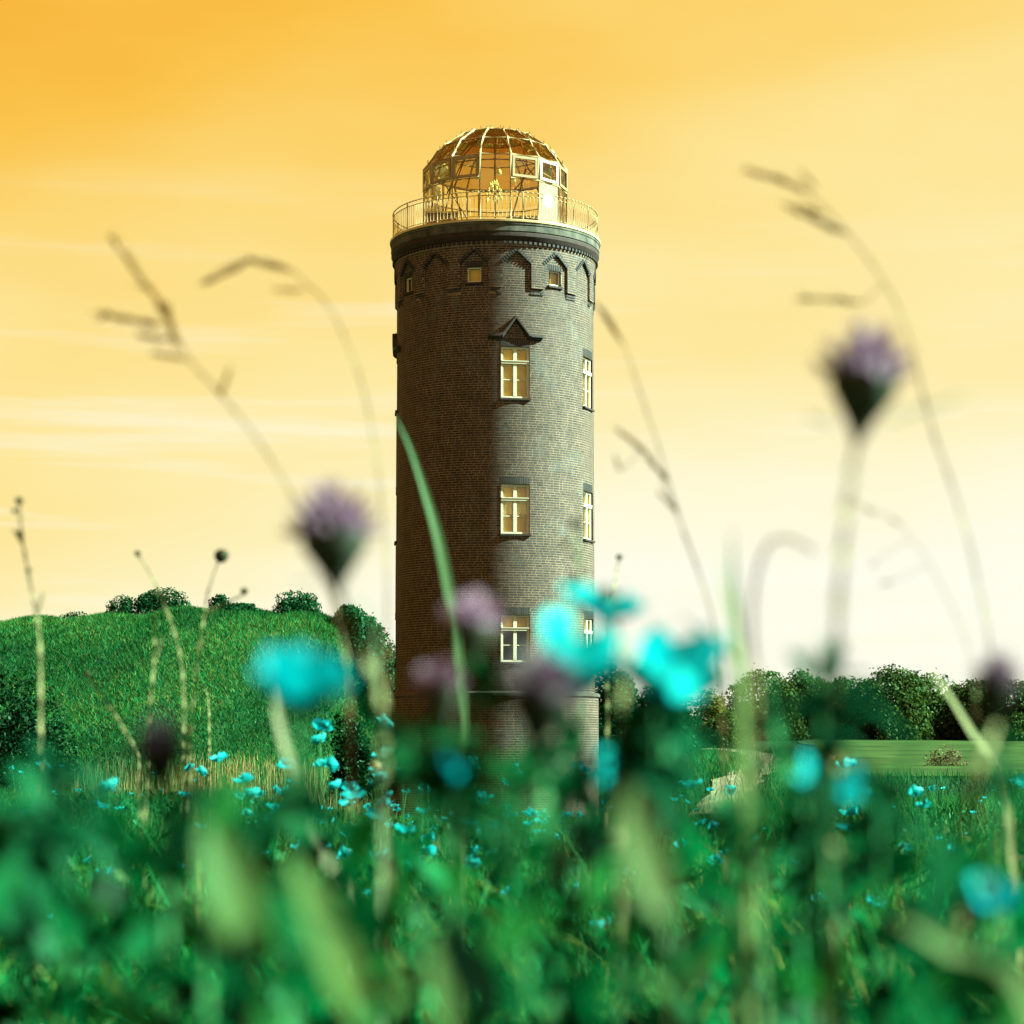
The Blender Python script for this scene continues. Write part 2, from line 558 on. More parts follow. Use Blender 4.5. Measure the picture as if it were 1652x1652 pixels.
PITCHZ = .0775
BH, BL, J = .056, .226, .022
brick_params = []          # phi0, phi1, z0, z1, r, tint
z = ZB; row = 0
while z + BH < ZBRICK_TOP:
    zc = z + BH / 2
    plinth = zc < ZLEDGE
    thick = zc > NZ_BOT and not plinth
    r0 = R + (.12 if plinth else 0)
    cuts = []
    for o_ in OPEN:
        if o_['z0'] - .01 < zc < o_['z1'] + .01 + (.22 if o_['kind'] == 'main' else .0):
            h = o_['half'] + .25
            for sh in (-360, 0, 360): cuts.append((o_['phi'] - h + sh, o_['phi'] + h + sh))
    step = math.degrees((BL + J) / r0)
    phi = -180 + (row % 2) * step * .5 + random.uniform(-.6, .6)
    end = phi + 360
    while phi < end - .3:
        head = random.random() < .28
        ln = math.degrees((.108 if head else BL) / r0)
        gap = math.degrees(J / r0)
        b = min(phi + ln, end - gap)
        if b - phi > .7:
            if not thick:
                for a_, b_ in subtract((phi, b), cuts): brick_params.append((a_, b_, z, z + BH, r0))
            else:
                h = niche_half(zc)
                nin = [(q - h + sh, q + h + sh) for q in NICHE for sh in (-360, 0, 360)]
                ca = [(x0 + .15, x1 - .15) for x0, x1 in nin] if h else []
                # raised field outside the niches; the lowest three courses step out as corbels
                kstep = (zc - NZ_BOT) / PITCHZ
                off = THICK if kstep > 3 else THICK * (.4 + .2 * int(kstep))
                toothed = kstep < 3 and (int(round(phi / step * 2)) + row) % 2 == 0
                for a_, b_ in subtract((phi, b), ca):
                    brick_params.append((a_, b_, z, z + BH, R + off - (.035 if toothed else 0)))
                if h:       # the back of the niche
                    for x0, x1 in nin:
                        a_, b_ = max(phi, x0), min(b, x1)
                        if b_ - a_ > .5:
                            for a2, b2 in subtract((a_, b_), cuts): brick_params.append((a2, b2, z, z + BH, R))
        phi += ln + gap
    z += PITCHZ; row += 1

B = np.array(brick_params)
nb = len(B)
ro = B[:, 4] + rng.normal(0, .0005, nb)
ri = B[:, 4] - .03


def ring_pts(phi, r, z): a = np.radians(phi); return np.stack([r * np.sin(a), -r * np.cos(a), z], 1)


pm_ = (B[:, 0] + B[:, 1]) / 2
V = np.stack([ring_pts(q, r_, z_) for r_ in (ro, ri) for z_ in (B[:, 2], B[:, 3]) for q in (B[:, 0], pm_, B[:, 1])], 1).reshape(-1, 3)
base = (np.arange(nb) * 12)[:, None]      # outer low 0-2, outer high 3-5, inner low 6-8, inner high 9-11
Fq = np.concatenate([base + np.array(q) for q in ([0, 1, 4, 3], [1, 2, 5, 4], [3, 4, 10, 9], [4, 5, 11, 10], [0, 6, 7, 1], [1, 7, 8, 2], [0, 3, 9, 6], [2, 8, 11, 5])])


def brick_cols(n_):
    c0 = np.array([.020, .0115, .0105]); c1 = np.array([.037, .0235, .020]); c2 = np.array([.006, .0038, .0038])
    t_ = rng.random(n_)[:, None]
    c = c0 * (1 - t_) + c1 * t_
    d = rng.random(n_)[:, None]
    return np.where(d < .16, c2 + c * .25, c) * rng.uniform(.8, 1.2, (n_, 1))


me = mesh_np('brick_courses', V, Fq, np.repeat(brick_cols(nb), 12, 0))
me.polygons.foreach_set('use_smooth', np.ones(len(me.polygons), bool))
nr_ = V * np.array([1, 1, 0]); nr_ /= np.linalg.norm(nr_, axis=1)[:, None]
me.normals_split_custom_set_from_vertices(nr_.tolist())
bc = link('brick_courses', me, BRICK, tower); bc['kind'] = 'stuff'

# mortar core behind the bricks, with the window openings left out
phis = set(np.arange(-180, 180.01, 1.0))
zsb = {ZB, ZLEDGE, ZBRICK_TOP + .1}
zsb |= set(np.linspace(ZB, ZBRICK_TOP, 30))
for o_ in OPEN:
    for s_ in (-1, 1): phis.add(wrap(o_['phi'] + s_ * o_['half']))
    zsb |= {o_['z0'], o_['z1']}
phis = sorted(phis); zsb = sorted(zsb)
mb = MB()
for i in range(len(phis) - 1):
    pc = (phis[i] + phis[i + 1]) / 2
    for j in range(len(zsb) - 1):
        zc = (zsb[j] + zsb[j + 1]) / 2
        if any(abs(wrap(pc - o_['phi'])) < o_['half'] and o_['z0'] < zc < o_['z1'] for o_ in OPEN): continue
        r_ = R - .0022 + (.12 if zc < ZLEDGE else 0)
        mb.quad(cyl(phis[i], r_, zsb[j]), cyl(phis[i + 1], r_, zsb[j]), cyl(phis[i + 1], r_, zsb[j + 1]), cyl(phis[i], r_, zsb[j + 1]))
mb.build('wall', MORTAR, tower)
# raised mortar field round the niches
mb = MB()
rt = R + THICK - .0022
for k, ph in enumerate(NICHE):
    edge = [(ph - 12, NZ_BOT + .22), (ph - NHALF, NZ_BOT + .22), (ph - NHALF, NZ_SH), (ph, NZ_APEX), (ph + NHALF, NZ_SH), (ph + NHALF, NZ_BOT + .22), (ph + 12, NZ_BOT + .22)]
    fine = [edge[0]]
    for a_, b_ in zip(edge[:-1], edge[1:]):
        for s_ in range(1, 9): fine.append((a_[0] + (b_[0] - a_[0]) * s_ / 8, a_[1] + (b_[1] - a_[1]) * s_ / 8))
    for a_, b_ in zip(fine[:-1], fine[1:]):
        mb.quad(cyl(a_[0], R - .02, a_[1]), cyl(b_[0], R - .02, b_[1]), cyl(b_[0], rt, b_[1]), cyl(a_[0], rt, a_[1]))
        if b_[0] - a_[0] > 1e-6:
            mb.quad(cyl(a_[0], rt, a_[1]), cyl(b_[0], rt, b_[1]), cyl(b_[0], rt, ZBRICK_TOP + .1), cyl(a_[0], rt, ZBRICK_TOP + .1))
mb.build('niche_field', MORTAR, tower)

# single bricks: soldiers over the windows, gable edges of the niches, dentils under the cornice
one = MB(); one.box((0, 0, 0), (.5, 0, 0), (0, .5, 0), (0, 0, .5))
brick_me = []
for k in range(6):
    me = one.mesh('brick'); me.materials.append(BRICK)
    c = np.ones((8, 4), np.float32); c[:, :3] = brick_cols(1)[0] * .75
    me.attributes['col'].data.foreach_set('color', c.ravel()); brick_me.append(me)


def brick(pos, phi, w, d, h, roll=0.0, name='brick'):
    ob = link(name, random.choice(brick_me), None, tower, pos)
    ob.rotation_euler = (0, roll, rad(phi))
    ob.rotation_mode = 'YXZ'
    ob.rotation_mode = 'XYZ'
    ob.scale = (w, d, h)
    return ob


nbr = 0
for o_ in OPEN:
    if o_['kind'] == 'main' and abs(o_['phi']) < 170:
        n_ = 13
        for i in range(n_):
            ph = o_['phi'] + o_['half'] * 1.04 * (2 * (i + .5) / n_ - 1)
            brick(cyl(ph, R - .045 + random.uniform(-.003, .003), o_['z1'] + .122), ph, .056, .1, .225); nbr += 1
    elif o_['kind'] == 'niche' and abs(wrap(o_['phi'])) < 100:
        n_ = 8
        for i in range(n_):
            ph = o_['phi'] + o_['half'] * 1.25 * (2 * (i + .5) / n_ - 1)
            brick(cyl(ph, R - .04, o_['z1'] + .1), ph, .05, .1, .16); nbr += 1
for ph0 in NICHE:
    if abs(wrap(ph0)) > 100: continue
    for s_ in (-1, 1):
        for i in range(7):
            q = (i + .5) / 7
            ph = ph0 + s_ * NHALF * (1.06 - q * 1.0)
            zz = NZ_SH + (NZ_APEX - NZ_SH) * q + .03
            slope = math.atan2(NZ_APEX - NZ_SH, R * rad(NHALF))
            brick(cyl(ph, R + THICK - .035 + random.uniform(0, .006), zz), ph, .052, .1, .12, roll=-s_ * (math.pi / 2 - slope) * .0 + s_ * slope); nbr += 1
for i in range(128):
    ph = i * 360 / 128
    if abs(wrap(ph)) < 100: brick(cyl(ph, R + THICK + .03, Z0 - .735), ph, .085, .10, .085, name='dentil')

# cornice, flashing, ledge
SEG = 128


def ring(name, prof, mat, parent=tower):
    mb_ = MB(); mb_.lathe(prof, SEG)
    return mb_.build(name, mat, parent, smooth=False)


ring('flashing', [(3.40, Z0 - .005), (3.51, Z0), (3.515, Z0 - .02), (3.51, Z0 - .075), (3.44, Z0 - .08)], FLASH)
ring('gallery_floor', [(0.01, Z0 - .02), (3.45, Z0 - .02)], STONE)
ring('cornice', [(3.44, Z0 - .085), (3.485, Z0 - .09), (3.485, Z0 - .16), (3.465, Z0 - .17), (3.47, Z0 - .37), (3.44, Z0 - .40)], STONE)
ring('corbel_moulding', [(3.44, Z0 - .395), (3.46, Z0 - .43), (3.46, Z0 - .53), (3.42, Z0 - .60), (3.385, Z0 - .66), (3.30, Z0 - .69), (3.30, Z0 - .80)], DARKBRICK)
ring('plinth_ledge', [(R - .02, ZLEDGE + .06), (R + .10, ZLEDGE + .05), (R + .17, ZLEDGE + .01), (R + .17, ZLEDGE - .07), (R + .09, ZLEDGE - .08)], STONE)


# windows
def local_axes(phi):
    a = rad(phi)
    return Vector((math.cos(a), math.sin(a), 0)), Vector((math.sin(a), -math.cos(a), 0)), Vector((0, 0, 1))


def window(o_):
    T, Nn, U = local_axes(o_['phi'])
    w, z0, z1 = o_['w'], o_['z0'], o_['z1']
    zc, h = (z0 + z1) / 2, z1 - z0
    ro_ = R * math.cos(rad(o_['half'])) + (.0 if z0 > ZLEDGE else .12)
    P = lambda t_, d, z_: T * t_ + Nn * (ro_ + d) + U * z_
    rv = MB()   # masonry reveal and the dark room behind
    hw = w / 2
    for s_ in (-1, 1):
        rv.quad(P(s_ * hw, .012, z0), P(s_ * hw, .012, z1), P(s_ * hw, -.4, z1), P(s_ * hw, -.4, z0))
    rv.quad(P(-hw, .0, z1), P(hw, .0, z1), P(hw, -.4, z1), P(-hw, -.4, z1))
    rv.quad(P(-hw, .0, z0), P(hw, .0, z0), P(hw, -.4, z0), P(-hw, -.4, z0))
    rv.build('reveal', DARKBRICK, tower)
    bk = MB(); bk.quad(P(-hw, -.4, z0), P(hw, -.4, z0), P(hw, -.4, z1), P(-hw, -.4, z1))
    dep = -.085
    fr = MB()
    fw = .058 if o_['kind'] == 'main' else .04
    e = .004
    fr.box(P(-hw + fw / 2 + e, dep, zc), T * fw / 2, Nn * .035, U * (h / 2 - e))
    fr.box(P(hw - fw / 2 - e, dep, zc), T * fw / 2, Nn * .035, U * (h / 2 - e))
    fr.box(P(0, dep, z1 - fw / 2 - e), T * (hw - fw - e), Nn * .034, U * fw / 2)
    fr.box(P(0, dep, z0 + fw / 2 + e), T * (hw - fw - e), Nn * .034, U * fw / 2)
    main = o_['kind'] == 'main'
    if main:
        ztr = z1 - h * .30
        fr.box(P(0, dep + .004, (z0 + z1) / 2), T * .052, Nn * .036, U * (h / 2 - fw - e))
        for s_ in (-1, 1):   # inner casement rims
            fr.box(P(s_ * (hw - fw - .014), dep - .006, zc), T * .014, Nn * .026, U * (h / 2 - fw - e))
    f = fr.build('window', WHITE, tower)
    bk.build('room', ROOM, f)
    if main:
        tb = MB(); tb.box(P(0, dep + .02, ztr), T * (hw - .012), Nn * .05, U * .047)
        tb.box(P(0, dep + .035, ztr + .038), T * (hw - .02), Nn * .055, U * .012)
        tb.build('transom', WHITE, f)
        zb = z0 + h * .36
        for s_ in (-1, 1):
            gb = MB(); gb.box(P(s_ * (hw / 2 + .0), dep - .004, zb), T * (hw / 2 - .056), Nn * .014, U * .012); gb.build('glazing_bar', WHITE, f)
            x0, x1 = s_ * .054, s_ * (hw - fw - .02)
            for q0, q1 in ((z0 + fw + e, zb - .012), (zb + .012, ztr - .05), (ztr + .05, z1 - fw - e)):
                pn = MB(); pn.quad(P(x0, dep - .008, q0), P(x1, dep - .008, q0), P(x1, dep - .008, q1), P(x0, dep - .008, q1)); pn.build('pane', GLASS_WIN, f)
        bl = MB()
        lo = z0 if o_['row'] == 0 else (z0 if o_['row'] == 1 else ztr - .02)
        bl.quad(P(-hw, -.16, lo), P(hw, -.16, lo), P(hw, -.16, z1), P(-hw, -.16, z1)); bl.build('blind', BLIND, f)
        if o_['row'] == 1:
            lc = MB(); nq = 28; zt, zl = ztr - .06, zb + .03
            for i in range(nq):
                a_, b_ = -hw + w * i / nq, -hw + w * (i + 1) / nq
                da, db = -.138 + .008 * math.sin(i * 1.3), -.138 + .008 * math.sin((i + 1) * 1.3)
                za, zb2 = zl + .05 * abs(math.sin(i * .55)), zl + .05 * abs(math.sin((i + 1) * .55))
                lc.quad(P(a_, da, za), P(b_, db, zb2), P(b_, db, zt), P(a_, da, zt))
            lc.build('lace_curtain', LACE, f)
        sl = MB(); sl.box(P(0, -.01, z0 - .035), T * (hw + .03), Nn * .09, U * .03); sl.build('sill', DARKBRICK, f)
    else:
        x0 = hw - fw - e
        pn = MB(); pn.quad(P(-x0, dep - .008, z0 + fw + e), P(x0, dep - .008, z0 + fw + e), P(x0, dep - .008, z1 - fw - e), P(-x0, dep - .008, z1 - fw - e)); pn.build('pane', GLASS_WIN, f)
        if o_['kind'] == 'niche':
            bl = MB(); bl.quad(P(-hw, -.2, z0), P(hw, -.2, z0), P(hw, -.2, z1), P(-hw, -.2, z1)); bl.build('blind', BLIND, f)
            sl = MB(); sl.box(P(0, .015, z0 - .05), T * (hw + .06), Nn * .05, U * .035); sl.build('sill', DARKBRICK, f)


for o_ in OPEN:
    if abs(wrap(o_['phi'])) < 120: window(o_)

# gabled brick hoods over the top windows
for o_ in OPEN:
    if o_['kind'] == 'main' and o_['row'] == 0 and o_['phi'] in (11.9, -86.0):
        ph = o_['phi']
        za, zs = zf_(509, 12), zf_(541, 12)
        hb = MB()
        prof = [(-15.2, zs + .06), (-9.0, zs + .06), (-7.2, zs + .10), (0, za), (7.2, zs + .10), (9.0, zs + .06), (15.2, zs + .06)]
        th_, out = .11, .15
        fine = []
        for a_, b_ in zip(prof[:-1], prof[1:]):
            for s_ in range(4): fine.append((a_[0] + (b_[0] - a_[0]) * s_ / 4, a_[1] + (b_[1] - a_[1]) * s_ / 4))
        fine.append(prof[-1])
        for a_, b_ in zip(fine[:-1], fine[1:]):
            q = [cyl(ph + a_[0], R - .01, a_[1]), cyl(ph + b_[0], R - .01, b_[1]), cyl(ph + b_[0], R + out, b_[1] - .03), cyl(ph + a_[0], R + out, a_[1] - .03)]
            lo = [cyl(ph + a_[0], R - .01, a_[1] - th_ - .1), cyl(ph + b_[0], R - .01, b_[1] - th_ - .1), cyl(ph + b_[0], R + out, b_[1] - th_), cyl(ph + a_[0], R + out, a_[1] - th_)]
            hb.quad(*q); hb.quad(*lo[::-1]); hb.quad(q[3], q[2], lo[2], lo[3])
        for e_, rev in ((fine[0], 1), (fine[-1], -1)):
            hb.quad(cyl(ph + e_[0], R - .01, e_[1]), cyl(ph + e_[0], R + out, e_[1] - .03), cyl(ph + e_[0], R + out, e_[1] - th_), cyl(ph + e_[0], R - .01, e_[1] - th_ - .1))
        for v_ in range(len(hb.c)): hb.c[v_] = (.030, .016, .013)
        hb.build('window_hood', BRICK, tower)

# glass lantern: fifteen-sided house with a faceted dome
LR = 2.39
ZE = zf_(248, 12.5, LR)
HD = 1.38
DOME = [(1.0, 0.0), (.80, .49), (.50, .85), (.20, 1.0)]
VA = [12.5 + 24 * k for k in range(15)]
ZT = ZE - .78
mb = MB()
for k in range(15):     # floor kerb ring and eave ring
    a_, b_ = VA[k], VA[k] + 24
    for z_, r_ in ((Z0 + .05, .055), (ZE, .045)):
        if z_ < ZE: mb.tube([cyl(a_, LR, z_), cyl(b_, LR, z_)], r_, 6)
lantern = mb.build('lantern', OCHRE, tower)
mb = MB(); mb.tube([cyl(VA[0] + 24 * k, LR, ZE) for k in range(16)], .04, 6, caps=False); mb.build('eave_beam', OCHRE, lantern)
for k in range(15):
    a_, b_ = VA[k], VA[k] + 24
    mid = a_ + 12
    mb = MB(); mb.tube([cyl(a_, LR, Z0), cyl(a_, LR, ZE)], .05, 6); mb.build('post', OCHRE, lantern)
    mb = MB(); mb.tube([cyl(a_, LR * q * 1.006, ZE + z_ * HD) for q, z_ in DOME], .045, 6)
    for q in (.15, .45, .72, .9):      # small roof hooks
        rr = np.interp(q, [0, .4, .75, 1], [LR, LR * .8, LR * .5, LR * .2]); zz = np.interp(q, [0, .4, .75, 1], [0, .49, .85, 1.0]) * HD + ZE
        mb.box(cyl(a_, rr + .05, zz + .05), (.015, 0, 0), (0, .015, 0), (0, 0, .05))
    mb.build('rib', OCHRE, lantern)
    for t_ in range(3):
        (q0, h0), (q1, h1) = DOME[t_], DOME[t_ + 1]
        c = [cyl(a_, LR * q0, ZE + h0 * HD), cyl(b_, LR * q0, ZE + h0 * HD), cyl(b_, LR * q1, ZE + h1 * HD), cyl(a_, LR * q1, ZE + h1 * HD)]
        mb = MB(); mb.quad(*c); mb.build('roof_pane', GLASS_DOME, lantern)
        mb = MB(); mb.tube([c[3], c[2]], .032, 5); mb.build('purlin', OCHRE, lantern)
    # wall glass
    door = abs(wrap(mid - .5)) < 2
    def W(t_, z_, r_=LR): return cyl(a_, r_, z_).lerp(cyl(b_, r_, z_), t_)
    white = abs(wrap(mid - 48.5)) < 2  # panel whose sun glare is painted: whitish pane and white frame
    if door:
        mb = MB(); mb.quad(W(.03, Z0 + .08), W(.97, Z0 + .08), W(.97, ZE - .04), W(.03, ZE - .04)); mb.build('wall_pane', GLASS_WALL, lantern)
    else:
        mb = MB(); mb.quad(W(.03, Z0 + .08), W(.97, Z0 + .08), W(.97, ZT - .03), W(.03, ZT - .03)); mb.build('wall_pane', GLASS_GLARE if white else GLASS_WALL, lantern)
        mb = MB(); mb.tube([W(0, ZT), W(1, ZT)], .034, 6); mb.build('transom_bar', OCHRE, lantern)
        mb = MB()
        T = (W(1, 0) - W(0, 0)).normalized(); wd = (W(1, 0) - W(0, 0)).length; nrm = Vector((T.y, -T.x, 0))
        hh = (ZE - ZT) / 2 - .045; zc = (ZE + ZT) / 2
        ctr = W(.5, zc) + nrm * .02
        hwid = wd / 2 - .05
        fb = .042
        for s_ in (-1, 1):
            mb.box(ctr + T * s_ * (hwid - fb), T * fb, nrm * .03, Vector((0, 0, hh)))
            mb.box(ctr + Vector((0, 0, s_ * (hh - fb))), T * (hwid - 2 * fb - .001), nrm * .029, Vector((0, 0, fb)))
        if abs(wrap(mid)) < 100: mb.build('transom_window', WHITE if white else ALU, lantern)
        mb = MB(); q = [ctr + T * (s1 * (hwid - 2 * fb)) + Vector((0, 0, s2 * (hh - 2 * fb))) for s1, s2 in ((-1, -1), (1, -1), (1, 1), (-1, 1))]
        mb.quad(*q); mb.build('transom_pane', GLASS_WALL, lantern)
    # inner steel bracing
    if k % 4 == 0:
        mb = MB(); mb.tube([cyl(a_, 2.1, Z0), cyl(a_ + 20, 2.0, ZE - .1), cyl(a_ + 30, 1.25, ZE + .75)], .045, 6)
        mb.tube([cyl(a_ + 30, 2.1, ZE - .1), cyl(a_ + 6, 2.0, ZT - .3)], .028, 5)
        mb.build('brace', BROWN, lantern)
mb = MB()
for z_, r_ in ((ZE - .12, 2.12),):
    pts = [cyl(k * 12, r_, z_) for k in range(31)]
    mb.tube(pts, .03, 5, caps=False)
mb.build('tie_ring', BROWN, lantern)
mb = MB(); mb.lathe([(LR * .2, ZE + HD), (.1, ZE + HD + .05), (.02, ZE + HD + .06)], 15); mb.build('crown_cap', OCHRE, lantern)

# gallery railing
RR = 3.41
ZR = zv(308.5, TY - RR)
mb = MB()
for z_, r_ in ((ZR, .026), (ZR - .135, .02), (Z0 + .09, .018)):
    mb.tube([cyl(k * 3, RR, z_) for k in range(121)], r_, 6, caps=False)
railing = mb.build('railing', FLASH, tower)
pm = MB(); pm.tube([(0, 0, Z0 + .0), (0, 0, ZR)], .028, 6); pm = pm.mesh('post'); pm.materials.append(FLASH)
bm_ = MB(); bm_.tube([(0, 0, Z0 + .09), (0, 0, ZR - .135)], .009, 4); bm_ = bm_.mesh('baluster'); bm_.materials.append(FLASH)
for k in range(15):
    q = cyl(k * 24 + 15.5 + (9 if k == 1 else 0), RR, 0); link('post', pm, None, railing, q)
for k in range(165):
    q = cyl(k * 360 / 165, RR, 0); link('baluster', bm_, None, railing, q)

# loose things inside and on the gallery
disc = thing('round_sign', 'round white disc sign fixed on the gallery railing', 'sign', Vector((TX, TY, 0)) + cyl(29.5, RR + .05, ZR - .22))
mb = MB(); T, Nn, U = local_axes(29.5)
pts0 = [T * (.19 * math.cos(k * math.pi / 12)) + U * (.23 * math.sin(k * math.pi / 12)) for k in range(24)]
mb.poly([q + Nn * .02 for q in pts0]); mb.poly([q - Nn * .02 for q in pts0][::-1])
for k in range(24):
    a_, b_ = pts0[k], pts0[(k + 1) % 24]
    mb.quad(a_ - Nn * .02, b_ - Nn * .02, b_ + Nn * .02, a_ + Nn * .02)
mb.build('plate', OPAL, disc)
mb = MB(); mb.box((-Nn * .06), T * .02, Nn * .04, U * .02); mb.build('bracket', FLASH, disc)
for k, (u, v) in enumerate(((769.5, 286), (805.5, 279), (828.5, 291.5))):
    q = at(u, v, 69.4 + .3 * k)
    e = thing('pendant_lamp', ['small white pendant lamp nearest the left brace inside the glass dome', 'small white pendant lamp hanging highest inside the glass dome',
              'small white pendant lamp hanging lowest inside the glass dome'][k], 'lamp', q, 'pendant lamps inside the glass dome')
    mb = MB(); mb.lathe([(.015, .13), (.04, .12), (.075, .05), (.085, .0), (.07, -.05), (.01, -.08)], 12); mb.build('shade', OPAL, e, smooth=True)
    mb = MB(); mb.tube([(0, 0, .12), (0, 0, ZE + HD * .86 - q.z)], .008, 4); mb.build('cord', BROWN, e)
q = at(797, 310, 69.7)
e = thing('bulb_cluster', 'clear glass lamp cluster hanging at the centre of the dome', 'lamp', q)
mb = MB()
for k in range(26):
    th = k * 2.4; hgt = .36 - k * .026; rr = .08 + .012 * k if k < 14 else .25
    mb.lathe([(.01, .08), (.03, .03), (.038, -.02), (.02, -.07), (.005, -.08)], 6, (rr * math.cos(th), rr * math.sin(th), hgt))
mb.build('bulbs', OPAL, e, smooth=True)
mb = MB(); mb.tube([(0, 0, -.3), (0, 0, ZE + HD - q.z)], .012, 5); mb.build('rod', BROWN, e)
# tables and a counter inside the dome
for k, (px, dy) in enumerate(((712, -1.2), (842, -.6), (765, .9))):
    q = Vector(((px - 797) / 3450 * 70 + TX, TY + dy, Z0 - .015))
    e = thing('bench_counter', ['low pale counter at the shaded side inside the glass dome', 'low pale counter at the sunny side inside the glass dome', 'low brown bench at the back inside the glass dome'][k], 'counter', q)
    mb = MB(); mb.box((0, 0, .72), (.55, 0, 0), (0, .3, 0), (0, 0, .03)); mb.build('top', OCHRE if k < 2 else BROWN, e)
    mb = MB(); mb.box((0, 0, .345), (.45, 0, 0), (0, .22, 0), (0, 0, .345)); mb.build('body', BROWN, e)
    for s_ in (-1, 1):
        mb = MB(); mb.box((s_ * .5, 0, .345), (.025, 0, 0), (0, .25, 0), (0, 0, .345)); mb.build('leg', OCHRE, e)

# ================================================================== BUSHES AND TREES
def leaf_cloud(blobs, n_, size, palette, seed, zmin=-9):
    g = np.random.default_rng(seed)
    blobs = np.array(blobs, float)           # x y z rx ry rz
    wgt = blobs[:, 3] * blobs[:, 5]; wgt /= wgt.sum()
    idx = g.choice(len(blobs), n_, p=wgt)
    d = g.normal(size=(n_, 3)); d /= np.linalg.norm(d, axis=1)[:, None]
    d[:, 2] = np.where(d[:, 2] < -.85, -d[:, 2], d[:, 2])
    rr = g.uniform(.62, 1.06, n_) ** .7 + np.where(g.random(n_) < .05, g.uniform(.02, .2, n_), 0)
    c = blobs[idx, :3] + d * blobs[idx, 3:] * rr[:, None]
    c[:, 2] = np.maximum(c[:, 2], .05)
    nrm = d + g.normal(0, .55, (n_, 3)); nrm /= np.linalg.norm(nrm, axis=1)[:, None]
    a = np.cross(nrm, g.normal(size=(n_, 3))); a /= np.linalg.norm(a, axis=1)[:, None]
    b = np.cross(nrm, a)
    s = (size * g.uniform(.6, 1.35, n_))[:, None]
    V = np.stack([c - a * s * .5, c - b * s * .28 + nrm * s * .06, c + a * s * .5, c + b * s * .28 + nrm * s * .06], 1).reshape(-1, 3)
    Fq = np.arange(n_ * 4).reshape(-1, 4)
    pal = np.array(palette)
    cc = pal[g.integers(0, len(pal), n_)] * g.uniform(.7, 1.3, (n_, 1))
    return V, Fq, np.repeat(cc, 4, 0)


GREEN_COOL = [(.004, .045, .016), (.007, .065, .022), (.003, .030, .011), (.012, .08, .026)]
GREEN_WARM = [(.040, .066, .013), (.060, .086, .018), (.022, .042, .009), (.085, .11, .026)]
GREEN_GOLD = [(.12, .13, .02), (.20, .15, .02), (.06, .09, .02), (.25, .15, .03)]


GREEN_COOL, GREEN_WARM, GREEN_GOLD = [[(c_[0] * (.35 if pl is GREEN_COOL else .5), c_[1] * .62, c_[2] * .5) for c_ in pl] for pl in (GREEN_COOL, GREEN_WARM, GREEN_GOLD)]


def bush(name, label, x, y, w, h, dpt, pal, n_=5000, size=.17, group=None, seed=0, trunk=True, cat='bush'):
    g = random.Random(seed)
    base = Vector((x, y, float(gz(x, y)) - .05))
    e = thing(name, label, cat, base, group)
    blobs = []
    for k in range(16):
        th = g.uniform(0, 2 * math.pi); q = math.sqrt(g.random()) * .62
        hh = g.uniform(.14, .72) * (1 - .35 * q)
        blobs.append((q * math.cos(th) * w / 2, q * math.sin(th) * dpt / 2, h * hh, w * g.uniform(.14, .24), dpt * g.uniform(.16, .26), h * g.uniform(.16, .28)))
    for k in range(9):
        th = k * .7 + g.random() * .3
        blobs.append((math.cos(th) * w * .34, math.sin(th) * dpt * .34, h * g.uniform(.12, .3), w * .17, dpt * .17, h * .2))
        blobs.append((math.cos(th) * w * .4, math.sin(th) * dpt * .4, h * .07, w * .15, dpt * .15, h * .12))
    blobs.append((0, 0, h * .4, w * .36, dpt * .36, h * .42))
    V, Fq, C = leaf_cloud(blobs, n_, size, pal, seed)
    link('crown', mesh_np('crown', V, Fq, C), LEAF, e)
    mb_ = MB()
    mb_.tube([(0, 0, -.2), (.03 * w, 0, h * .3), (0, .02 * w, h * .6)], [.018 * h, .014 * h, .006 * h], 7)
    for k in range(6):
        th = k * 1.1 + g.random(); b_ = blobs[k]
        mb_.tube([(0, 0, h * .12 + .05 * k), (b_[0] * .5, b_[1] * .5, b_[2] * .6), (b_[0], b_[1], b_[2])], [.010 * h, .007 * h, .003 * h], 5)
    mb_.build('trunk', BARK, e)
    return e


def bush_px(name, label, u0, u1, vtop, y, pal, n_, size, seed, group=None, cat='bush', vbase=None, asp=1.0):
    """size in metres from the width and top seen at distance y"""
    a_, b_ = at(u0, vtop, y), at(u1, vtop, y)
    x = (a_.x + b_.x) / 2; w = b_.x - a_.x
    h = a_.z - float(gz(x, y)) + .05
    return bush(name, label, x, y, w * 1.03, h * 1.02, w * asp, pal, n_, size, group, seed, cat=cat)


G1 = 'shrubs along the crest of the grassy rampart'
bush_px('crest_shrub', 'smallest round shrub on the rampart crest beside a wider shrub', 172, 222, 953, 102, GREEN_COOL, 1500, .13, 1, G1)
bush_px('crest_shrub', 'widest dark green shrub on the rampart crest', 212, 312, 940, 102.5, GREEN_COOL, 4200, .14, 2, G1)
bush_px('crest_shrub', 'dark low shrub on the crest between the widest shrub and a round one', 336, 380, 954, 101.5, GREEN_COOL, 1800, .13, 3, G1)
bush_px('crest_shrub', 'flat shrub spilling down the front of the rampart crest', 355, 420, 970, 100, GREEN_COOL, 2000, .13, 4, G1)
bush_px('crest_shrub', 'round shrub standing alone on the crest close to the tower', 440, 517, 945, 101.5, GREEN_COOL, 3000, .14, 5, G1)
G2 = 'bushes growing between the rampart and the tower'
bush_px('rampart_bush', 'pale green bush on the rampart end beside the tower', 525, 612, 963, 99, GREEN_COOL, 14000, .18, 6, G2)
bush_px('rampart_bush', 'tall leafy bush touching the shaded edge of the tower', 570, 660, 985, 93, GREEN_COOL, 15000, .19, 7, G2)
